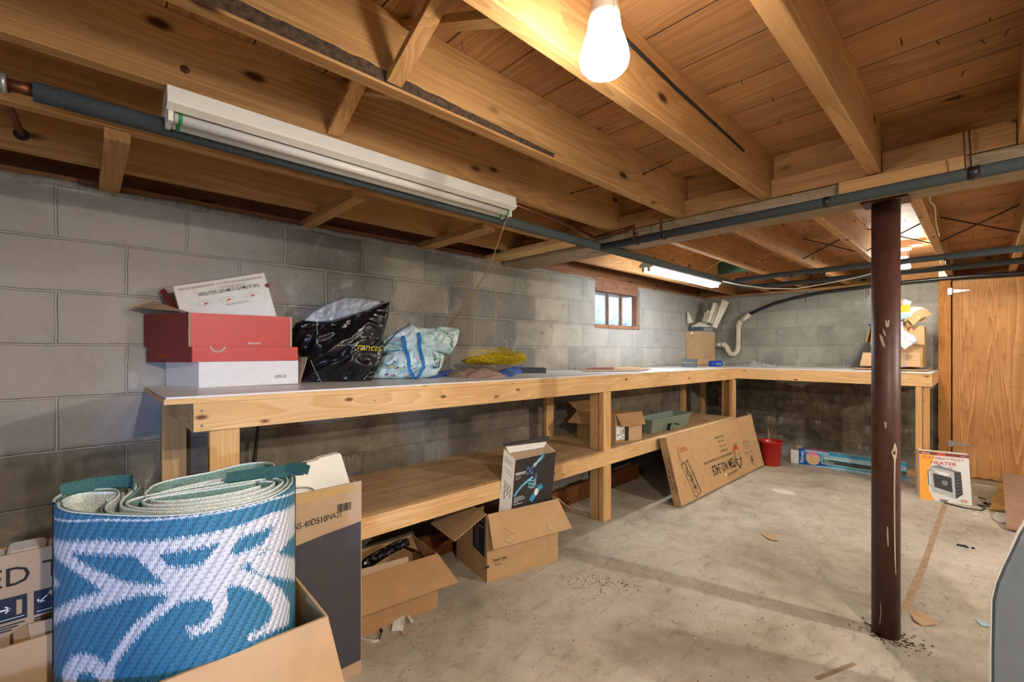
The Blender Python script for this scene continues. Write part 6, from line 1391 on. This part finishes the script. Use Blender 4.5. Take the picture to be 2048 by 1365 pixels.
# second open carton, left of it
t = thing('carton', 'open tan carton half hidden behind the tall TV box, black wrap inside', 'carton', (.6, .95, 0))
f0, f1 = Vector((.655, .62, 0)), Vector((.715, 1.172, 0)); f3 = Vector((.40, .66, 0)); f2 = Vector((.455, 1.20, 0))
carton(t, [f0, f1, f2, f3], .001, .248, M['cardboard_dark'], [(0, .165, 118, 0, -.02)], t=.005)
m = MB(); m.slab([Vector((.71, 1.174, .247)), Vector((0.502, 1.16, 0.276)), Vector((0.475, 1.088, 0.252)), Vector((.55, 1.19, .20)), Vector((.60, 1.18, .18))], .004); m.build('flap', M['cardboard_dark'], t)
m = MB(); m.slab([(.648, .70, .12), (.70, 1.05, .12), (.66, 1.05, .255), (.60, .70, .255)], .004); m.build('inner_flap', M['cardboard_grey'], t)
o_ = soft_thing('plastic_wrap', '', '', [(0.5, 0.896, 0.219), (0.541, 0.94, 0.255), (0.588, 0.988, 0.282), (0.626, 1.029, 0.3), (0.664, 1.068, 0.309), (0.667, 1.071, 0.273), (0.636, 1.039, 0.26), (0.58, 0.98, 0.226), (0.526, 0.923, 0.188), (0.5, 0.896, 0.174)], (1, -.4, .1), .008, M['black_bag'], res=.010, crumple=.016, cs=26, seed=41)
tag(o_, 'black plastic wrap draped inside the open tan carton', 'plastic wrap')

# ================================================================== TV BOX
t = thing('tv_box', 'large upright LED TV carton with a dark grey printed panel, behind the rolled rug', 'carton', (.80, .2, 0))
TX = .868; y0, y1 = -.42, .735; TH = .702
m = MB(); m.box(TX - .135, TX, y0, y1, 0, .004); m.box(TX - .005, TX, y0, y1, .004, TH); m.box(TX - .135, TX - .13, y0, y1, .004, TH - .02); m.box(TX - .13, TX - .005, y1 - .005, y1, .004, TH - .01); m.box(TX - .13, TX - .005, y0, y0 + .005, .004, TH); m.build('box_body', M['cardboard_grey'], t)
p = Print((TX, y0, 0), (0, 1, 0), (0, 0, 1), .001)
Y = lambda yy: yy - y0
p.poly([(Y(.30), .05), (Y(y1) - .003, .05), (Y(y1) - .003, .555), (Y(.62), .545), (Y(.45), .525), (Y(.30), .50)], 'charcoal')
p.poly([(Y(.40), .66), (Y(.715), .675), (Y(.705), .70), (Y(.40), .70)], 'tape', .0004)
p.text('NS-40', Y(.50), .585, .030, 'ink', width=.055); p.text('D510', Y(.557), .587, .030, 'ink', bold=True, width=.052); p.text('NA21', Y(.611), .590, .030, 'ink', width=.048)
random.seed(9); x = Y(.646)
while x < Y(.695): w = random.choice((.001, .002, .003)); p.rect(x, .607, x + w, .635, 'ink', .0003); x += w + random.choice((.001, .0015, .002))
p.line([(Y(.30), .30), (Y(.31), .3)], .0001, 'ink')
# left part lettering
p.text('LED TV', Y(-.19), .628, .062, 'ink', width=.19)
for (c, k) in ((-.121, 0), (-.061, 1), (-.181, 2)):
    p.rect(Y(c) - .025, .545, Y(c) + .024, .602, 'ink_navy')
    if k == 1: p.poly([(Y(c) - .002, .59), (Y(c) + .003, .597), (Y(c) + .022, .578), (Y(c) + .016, .571)], 'cardboard_grey', .0004); p.line([(Y(c) - .003, .585), (Y(c) - .016, .574)], .003, 'ink_white', .0004); p.line([(Y(c) - .018, .580), (Y(c) - .016, .573), (Y(c) - .008, .574)], .003, 'ink_white', .0004)
    else: p.rect(Y(c) + .007, .558, Y(c) + .016, .592, 'cardboard_grey', .0004); p.line([(Y(c) - .02, .575), (Y(c) - .004, .575)], .004, 'ink_white', .0004); p.line([(Y(c) - .01, .582), (Y(c) - .003, .575), (Y(c) - .01, .568)], .003, 'ink_white', .0004)
    p.rect(Y(c) - .02, .551, Y(c) + .02, .5525, 'ink_white', .0004)
    for i in range(3): p.rect(Y(c) - .024, .536 - i * .006, Y(c) + .02 - .01 * i, .539 - i * .006, 'ink_navy', .0003)
p.rect(Y(-.40), .05, Y(-.115), .475, 'ink_navy'); p.build('lettering', t)
# white foam packing
t2 = thing('foam_packing', 'white foam packing block rising out of the right end of the TV carton', 'foam packing', (.80, .6, .5))
fa = [(0.732, 0.53, 0.664), (0.822, 0.712, 0.697), (0.798, 0.687, 0.8), (0.733, 0.619, 0.778), (0.677, 0.56, 0.745)]
pl_ = [Vector((0.8, 0.479, 0.641)), Vector((0.8, 0.745, 0.642)), Vector((0.8, 0.72, 0.689)), Vector((0.8, 0.691, 0.789)), Vector((0.8, 0.684, 0.799)), Vector((0.8, 0.611, 0.793)), Vector((0.8, 0.601, 0.787)), Vector((0.8, 0.563, 0.783)), Vector((0.8, 0.487, 0.766))]
m = MB(); m.slab(pl_, .035); m.build('block', M['white_foam'], t2, bevel=.004)
m = MB(); P_ = [Vector((0.812, 0.507, 0.714)), Vector((0.812, 0.564, 0.707)), Vector((0.812, 0.585, 0.697)), Vector((0.812, 0.591, 0.68))]; m.tube(P_, .006, 8); m.build('rib', M['white_foam'], t2, smooth=True)
t2 = thing('foam_packing', 'white foam packing strip along the left end of the TV carton top', 'foam packing', (.80, -.2, .5))
for (ya, yb2, z_) in ((-.42, -.14, .690), (-.135, -.07, .699), (-.065, .30, .694)):
    m = MB(); m.box(TX - .11, TX - .02, ya, yb2, TH - .12, z_); m.build('block', M['white_foam'], t2, bevel=.01)

# ================================================================== ROLLED RUG
RP = {'FRONT': [(1.018, -0.048), (1.067, -0.043), (1.121, -0.024), (1.165, 0.006), (1.215, 0.046), (1.264, 0.09), (1.299, 0.135), (1.321, 0.182), (1.327, 0.235), (1.319, 0.296), (1.285, 0.348), (1.228, 0.387), (1.168, 0.408)], 'PATH_back': [(1.018, 0.399), (0.973, 0.409), (0.931, 0.392), (0.918, 0.335), (0.953, 0.254), (0.965, 0.175), (0.995, 0.13), (1.056, 0.108), (1.11, 0.102)], 'PATH_back2': [(1.03, 0.396), (1.064, 0.37), (1.05, 0.306), (1.05, 0.238), (1.064, 0.173), (1.079, 0.132)], 'PATH_loop': [(1.009, -0.048), (0.96, -0.046), (0.921, -0.023), (0.937, 0.016), (0.965, 0.051), (1.017, 0.061), (1.06, 0.054), (1.101, 0.039), (1.149, 0.035), (1.19, 0.049), (1.25, 0.099)], 'PATH_loop2': [(1.045, -0.039), (0.989, -0.031), (0.963, -0.006), (0.981, 0.029), (1.004, 0.053), (1.038, 0.051), (1.08, 0.036)], 'PATH_s': [(0.916, 0.072), (0.931, 0.088), (0.973, 0.095), (1.027, 0.082), (1.073, 0.067), (1.121, 0.06), (1.172, 0.068), (1.243, 0.116), (1.279, 0.18), (1.295, 0.252), (1.277, 0.323), (1.223, 0.369), (1.163, 0.39), (1.114, 0.387), (1.093, 0.344)], 'PATH_in1': [(1.168, 0.408), (1.126, 0.414), (1.098, 0.392), (1.085, 0.322), (1.084, 0.243), (1.084, 0.17), (1.087, 0.113), (1.102, 0.078), (1.131, 0.07), (1.179, 0.084), (1.235, 0.134), (1.261, 0.192), (1.272, 0.257), (1.252, 0.319), (1.205, 0.363), (1.167, 0.374), (1.132, 0.357), (1.122, 0.301), (1.115, 0.227), (1.109, 0.158), (1.114, 0.111), (1.133, 0.096), (1.174, 0.106), (1.215, 0.154), (1.237, 0.215), (1.24, 0.274), (1.213, 0.33), (1.174, 0.355), (1.144, 0.331)], 'PATH_in2': [(1.145, 0.319), (1.141, 0.253), (1.129, 0.184), (1.121, 0.128), (1.133, 0.111), (1.168, 0.133), (1.197, 0.193), (1.203, 0.262), (1.187, 0.32)]}
RPAT = {'dark': [], 'white': [[(0.0, 0.7685), (0.193, 0.7899), (0.2892, 0.7904), (0.3731, 0.797), (0.4528, 0.8008), (0.5297, 0.8074), (0.71, 0.7762), (0.71, 0.728), (0.5545, 0.7755), (0.488, 0.7748), (0.4281, 0.773), (0.3888, 0.7705), (0.3141, 0.7658), (0.2665, 0.7633), (0.193, 0.7615), (0.1132, 0.7596), (0.0, 0.7437)], [(0.0, 0.7437), (0.1132, 0.7596), (0.1402, 0.7429), (0.193, 0.7246), (0.2506, 0.7076), (0.2818, 0.7051), (0.3327, 0.7035), (0.3327, 0.6834), (0.2818, 0.685), (0.2097, 0.6593), (0.1402, 0.6386), (0.0734, 0.6069), (0.0, 0.5662), (0.0, 0.6001), (0.0903, 0.6454), (0.1447, 0.6707), (0.1993, 0.6862), (0.1758, 0.6975), (0.1402, 0.7168), (0.1042, 0.7312), (0.0, 0.7417)], [(0.0, 0.6958), (0.078, 0.6861), (0.0, 0.65)], [(0.2665, 0.7633), (0.3141, 0.7658), (0.3344, 0.7401), (0.3604, 0.7339), (0.3951, 0.7376), (0.4281, 0.773), (0.4683, 0.7788), (0.4444, 0.7511), (0.4495, 0.7399), (0.5073, 0.7441), (0.5456, 0.7768), (0.71, 0.7352), (0.6128, 0.7332), (0.5456, 0.7308), (0.5073, 0.7299), (0.488, 0.7171), (0.4631, 0.7081), (0.5033, 0.6791), (0.5643, 0.6121), (0.6059, 0.5545), (0.5996, 0.514), (0.5609, 0.5269), (0.5203, 0.5388), (0.4789, 0.5426), (0.4753, 0.5561), (0.5073, 0.5561), (0.5297, 0.5683), (0.5347, 0.5903), (0.5033, 0.6348), (0.4631, 0.6691), (0.4395, 0.6765), (0.4401, 0.6371), (0.4281, 0.6034), (0.4044, 0.5928), (0.3763, 0.5907), (0.3652, 0.6113), (0.392, 0.6094), (0.4138, 0.6312), (0.4138, 0.6501), (0.3951, 0.6666), (0.3604, 0.6656), (0.3377, 0.6536), (0.3175, 0.6368), (0.2892, 0.6156), (0.2506, 0.5702), (0.2262, 0.5354), (0.2097, 0.4604), (0.193, 0.4587), (0.193, 0.492), (0.193, 0.5005), (0.167, 0.5188), (0.1402, 0.512), (0.1287, 0.4929), (0.1213, 0.4494), (0.0864, 0.4399), (0.0864, 0.5043), (0.1213, 0.5467), (0.1581, 0.5549), (0.193, 0.5455), (0.2035, 0.5335), (0.2262, 0.5721), (0.2626, 0.6185), (0.3001, 0.6484), (0.3344, 0.6722), (0.3327, 0.7035), (0.3071, 0.725), (0.2892, 0.7436)], [(0.488, 0.7211), (0.5158, 0.7266), (0.5456, 0.7308), (0.6128, 0.7421), (0.71, 0.7063), (0.5996, 0.7164), (0.5456, 0.7057), (0.71, 0.6148), (0.71, 0.5594), (0.5643, 0.6398), (0.5073, 0.6774), (0.4807, 0.7039)], [(0.0, 0.8107), (0.193, 0.8298), (0.2892, 0.8321), (0.3731, 0.8359), (0.4528, 0.8357), (0.5297, 0.8363), (0.71, 0.8051), (0.71, 0.8113), (0.5297, 0.8412), (0.4528, 0.8399), (0.3731, 0.84), (0.2892, 0.8365), (0.193, 0.8342), (0.0, 0.8155)]]}
ZT, ZBt = .84, .10
def dense(pts, n=12):
    P = [Vector((p[0], p[1], 0)) for p in pts]; P = [2 * P[0] - P[1]] + P + [2 * P[-1] - P[-2]]; out = []
    for i in range(1, len(P) - 2):
        for k in range(n):
            t_ = k / n; a, b, c, d = P[i - 1:i + 3]
            out.append(.5 * ((2 * b) + (-a + c) * t_ + (2 * a - 5 * b + 4 * c - d) * t_ * t_ + (-a + 3 * b - 3 * c + d) * t_ ** 3))
    out.append(P[-2]); return out
rug = thing('rolled_rug', 'folded blue and white woven outdoor rug with a scroll pattern standing in a carton', 'rug', (1.2, .15, .02))
fp = dense(RP['FRONT']); cum = [0]
for a, b in zip(fp, fp[1:]): cum.append(cum[-1] + (b - a).length)
def at_s(s_):
    j = 0
    while j < len(cum) - 2 and cum[j + 1] < s_: j += 1
    f = (s_ - cum[j]) / max(1e-9, cum[j + 1] - cum[j]); return fp[j].lerp(fp[j + 1], f)
def in_poly(x, y, q):
    c = False; n = len(q)
    for i in range(n):
        a, b = q[i], q[i - 1]
        if (a[1] > y) != (b[1] > y) and x < (b[0] - a[0]) * (y - a[1]) / (b[1] - a[1]) + a[0]: c = not c
    return c
polys = [(q, min(a[0] for a in q), max(a[0] for a in q), min(a[1] for a in q), max(a[1] for a in q)) for q in RPAT['white']]
NS, NZ = 330, 340; S = cum[-1]; zz_ = [ZT - (ZT - .30) * j / NZ for j in range(NZ + 1)]
vs = []; cols = []; uvs = []
for j in range(NZ + 1):
    for i in range(NS + 1):
        p_ = at_s(S * i / NS); vs.append(Vector((p_.x, p_.y, zz_[j]))); uvs.append((S * i / NS, zz_[j]))
fs = [(j * (NS + 1) + i + 1, j * (NS + 1) + i, (j + 1) * (NS + 1) + i, (j + 1) * (NS + 1) + i + 1) for j in range(NZ) for i in range(NS)]
me = bpy.data.meshes.new('outer_layer'); L = Vector(rug.location)
me.from_pydata([v - L for v in vs], [], fs); me.materials.append(M['rug'])
uvl = me.uv_layers.new(name='UVMap'); ca = me.color_attributes.new('weave', 'BYTE_COLOR', 'CORNER')
blue, blue2, white = C('#3c82aa'), C('#2f7096'), C('#dbe0ee')
uva = []; cola = []
for j in range(NZ):
    for i in range(NS):
        s_ = S * (i + .5) / NS; z_ = (zz_[j] + zz_[j + 1]) / 2
        jag = (.0045 * math.sin(s_ * 1300) + .003 * math.sin(s_ * 517 + z_ * 260)) * (1 if z_ < .80 else .25)
        w_ = any(a <= s_ <= b and c - .01 <= z_ <= d + .01 and in_poly(s_, z_ + jag, q_) for q_, a, b, c, d in polys)
        col = white if w_ else (blue if (i * 7 + j * 3) % 5 else blue2)
        if (int(s_ * 150 + j // 6 * 1.0) % 2 == 0) and (j % 6 == 0): col = tuple(x * .45 for x in col[:3]) + (1,)
        cola += list(col) * 4
        for k in fs[j * NS + i]: uva += [uvs[k][0] , uvs[k][1]]
me.uv_layers['UVMap'].data.foreach_set('uv', uva); me.color_attributes['weave'].data.foreach_set('color', cola)
me.polygons.foreach_set('use_smooth', [True] * len(fs)); me.update()
ro = bpy.data.objects.new('outer_layer', me); COL.objects.link(ro); ro.parent = rug
sd = ro.modifiers.new('thickness', 'SOLIDIFY'); sd.thickness = .004; sd.offset = -1
def rib_wall(path, name, th, mat, z1, z0, par=rug):
    P_ = dense(path, 8); mb = MB(); k = len(P_); vs = []
    for i in range(k):
        T = (P_[min(i + 1, k - 1)] - P_[max(i - 1, 0)]); T = T.normalized() if T.length > 1e-9 else Vector((1, 0, 0)); n = Vector((-T.y, T.x, 0)) * th / 2
        for z_ in (z0, z1 - .002, z1):
            f = .6 if z_ == z1 else 1.0
            vs += [Vector((P_[i].x, P_[i].y, z_)) - n * f, Vector((P_[i].x, P_[i].y, z_)) + n * f]
    fs = []
    for i in range(k - 1):
        a, b = i * 6, i * 6 + 6
        fs += [(a, b, b + 2, a + 2), (a + 2, b + 2, b + 4, a + 4), (a + 4, b + 4, b + 5, a + 5), (a + 5, b + 5, b + 3, a + 3), (a + 3, b + 3, b + 1, a + 1)]
    mb.add(vs, fs); return mb.build(name, mat, par, smooth=False)
def offs(path, d):
    P_ = [Vector((a[0], a[1], 0)) for a in path]; out = []
    for i in range(len(P_)):
        T = (P_[min(i + 1, len(P_) - 1)] - P_[max(i - 1, 0)]).normalized(); out.append((P_[i].x - T.y * d, P_[i].y + T.x * d))
    return out
rib_wall(offs(RP['FRONT'], .0065), 'folded_layer', .0045, M['rug_edge2'], ZT + .002, .3)
rib_wall(offs(RP['FRONT'], .012), 'folded_layer', .004, M['rug_edge'], ZT + .001, .3)
for k_, d_ in (('PATH_back', 0), ('PATH_back2', 0), ('PATH_loop', 0), ('PATH_loop2', 0), ('PATH_s', 0), ('PATH_s', .007), ('PATH_in1', 0), ('PATH_in1', .007), ('PATH_in2', 0), ('PATH_in2', .006), ('PATH_back', .007), ('PATH_loop', -.007)):
    rib_wall(offs(RP[k_], d_), 'folded_layer', .0048, M['rug_edge2'] if abs(d_) < .001 else M['rug_edge'], ZT + .001 - abs(d_) * .4, .45)
# dark green ties
m = MB(); m.ribbon([(1.021, 0.088, 0.852), (0.968, 0.086, 0.852), (0.952, 0.057, 0.852), (0.94, 0.02, 0.852), (0.939, -0.006, 0.85), (0.94, -0.04, 0.848)], .034, .003, (0, 0, 1)); m.build('tie', M['green_cloth'], rug)
m = MB(); m.ribbon([(1.09, 0.263, 0.846), (1.109, 0.316, 0.85), (1.139, 0.362, 0.855), (1.159, 0.399, 0.86), (1.184, 0.429, 0.862)], .036, .003, (.2, .2, 1)); m.build('tie', M['green_cloth'], rug)
m = MB(); m.ribbon([(1.162, 0.392, 0.866), (1.199, 0.411, 0.872), (1.229, 0.422, 0.868)], .024, .004, (.2, .2, 1)); m.build('tie', M['green_cloth'], rug)
m = MB(); m.tube([(1.055, 0.106, 0.84), (0.83, 0.126, 0.812), (0.843, 0.14, 0.837)], [.001, .0008, .0004], 5); m.build('loose_thread', M['rug_edge2'], rug)

# carton holding the rug
t = thing('carton', 'tan carton in the near corner holding the rolled rug, front flap folded out', 'carton', (1.1, .1, 0))
RZ = .528
r0, r1 = Vector((1.318, -.32, 0)), Vector((1.329, .434, 0)); r2 = Vector((.96, .446, 0)); r3 = Vector((.95, -.32, 0))
carton(t, [r0, r1, r2, r3], .001, RZ, M['cardboard_pale'], [(0, .24, 148, 0, -.012)], t=.006)
# crumpled carton flaps at far left
t = thing('carton', 'crumpled brown carton with a bent corner, at the left edge beside the rug', 'carton', (.93, -.2, 0))
W_ = 1.06
a0, a1, a2, a3 = (0.93, -0.098, 0.553), (0.93, -0.052, 0.549), (0.93, -0.052, 0.336), (0.93, -0.119, 0.373)
m = MB(); m.slab([(0.93, -0.092, 0.554), (0.93, -0.051, 0.551), (0.93, -0.051, 0.125), (0.93, -0.073, 0.14), (0.93, -0.082, 0.456)], .004); m.build('side', M['cardboard_grey'], t)
m = MB(); m.slab([(0.915, -0.113, 0.541), (0.93, -0.092, 0.556), (0.94, -0.079, 0.46), (0.94, -0.086, 0.156), (0.91, -0.115, 0.154)], .004); m.build('side', M['cardboard_dark'], t)
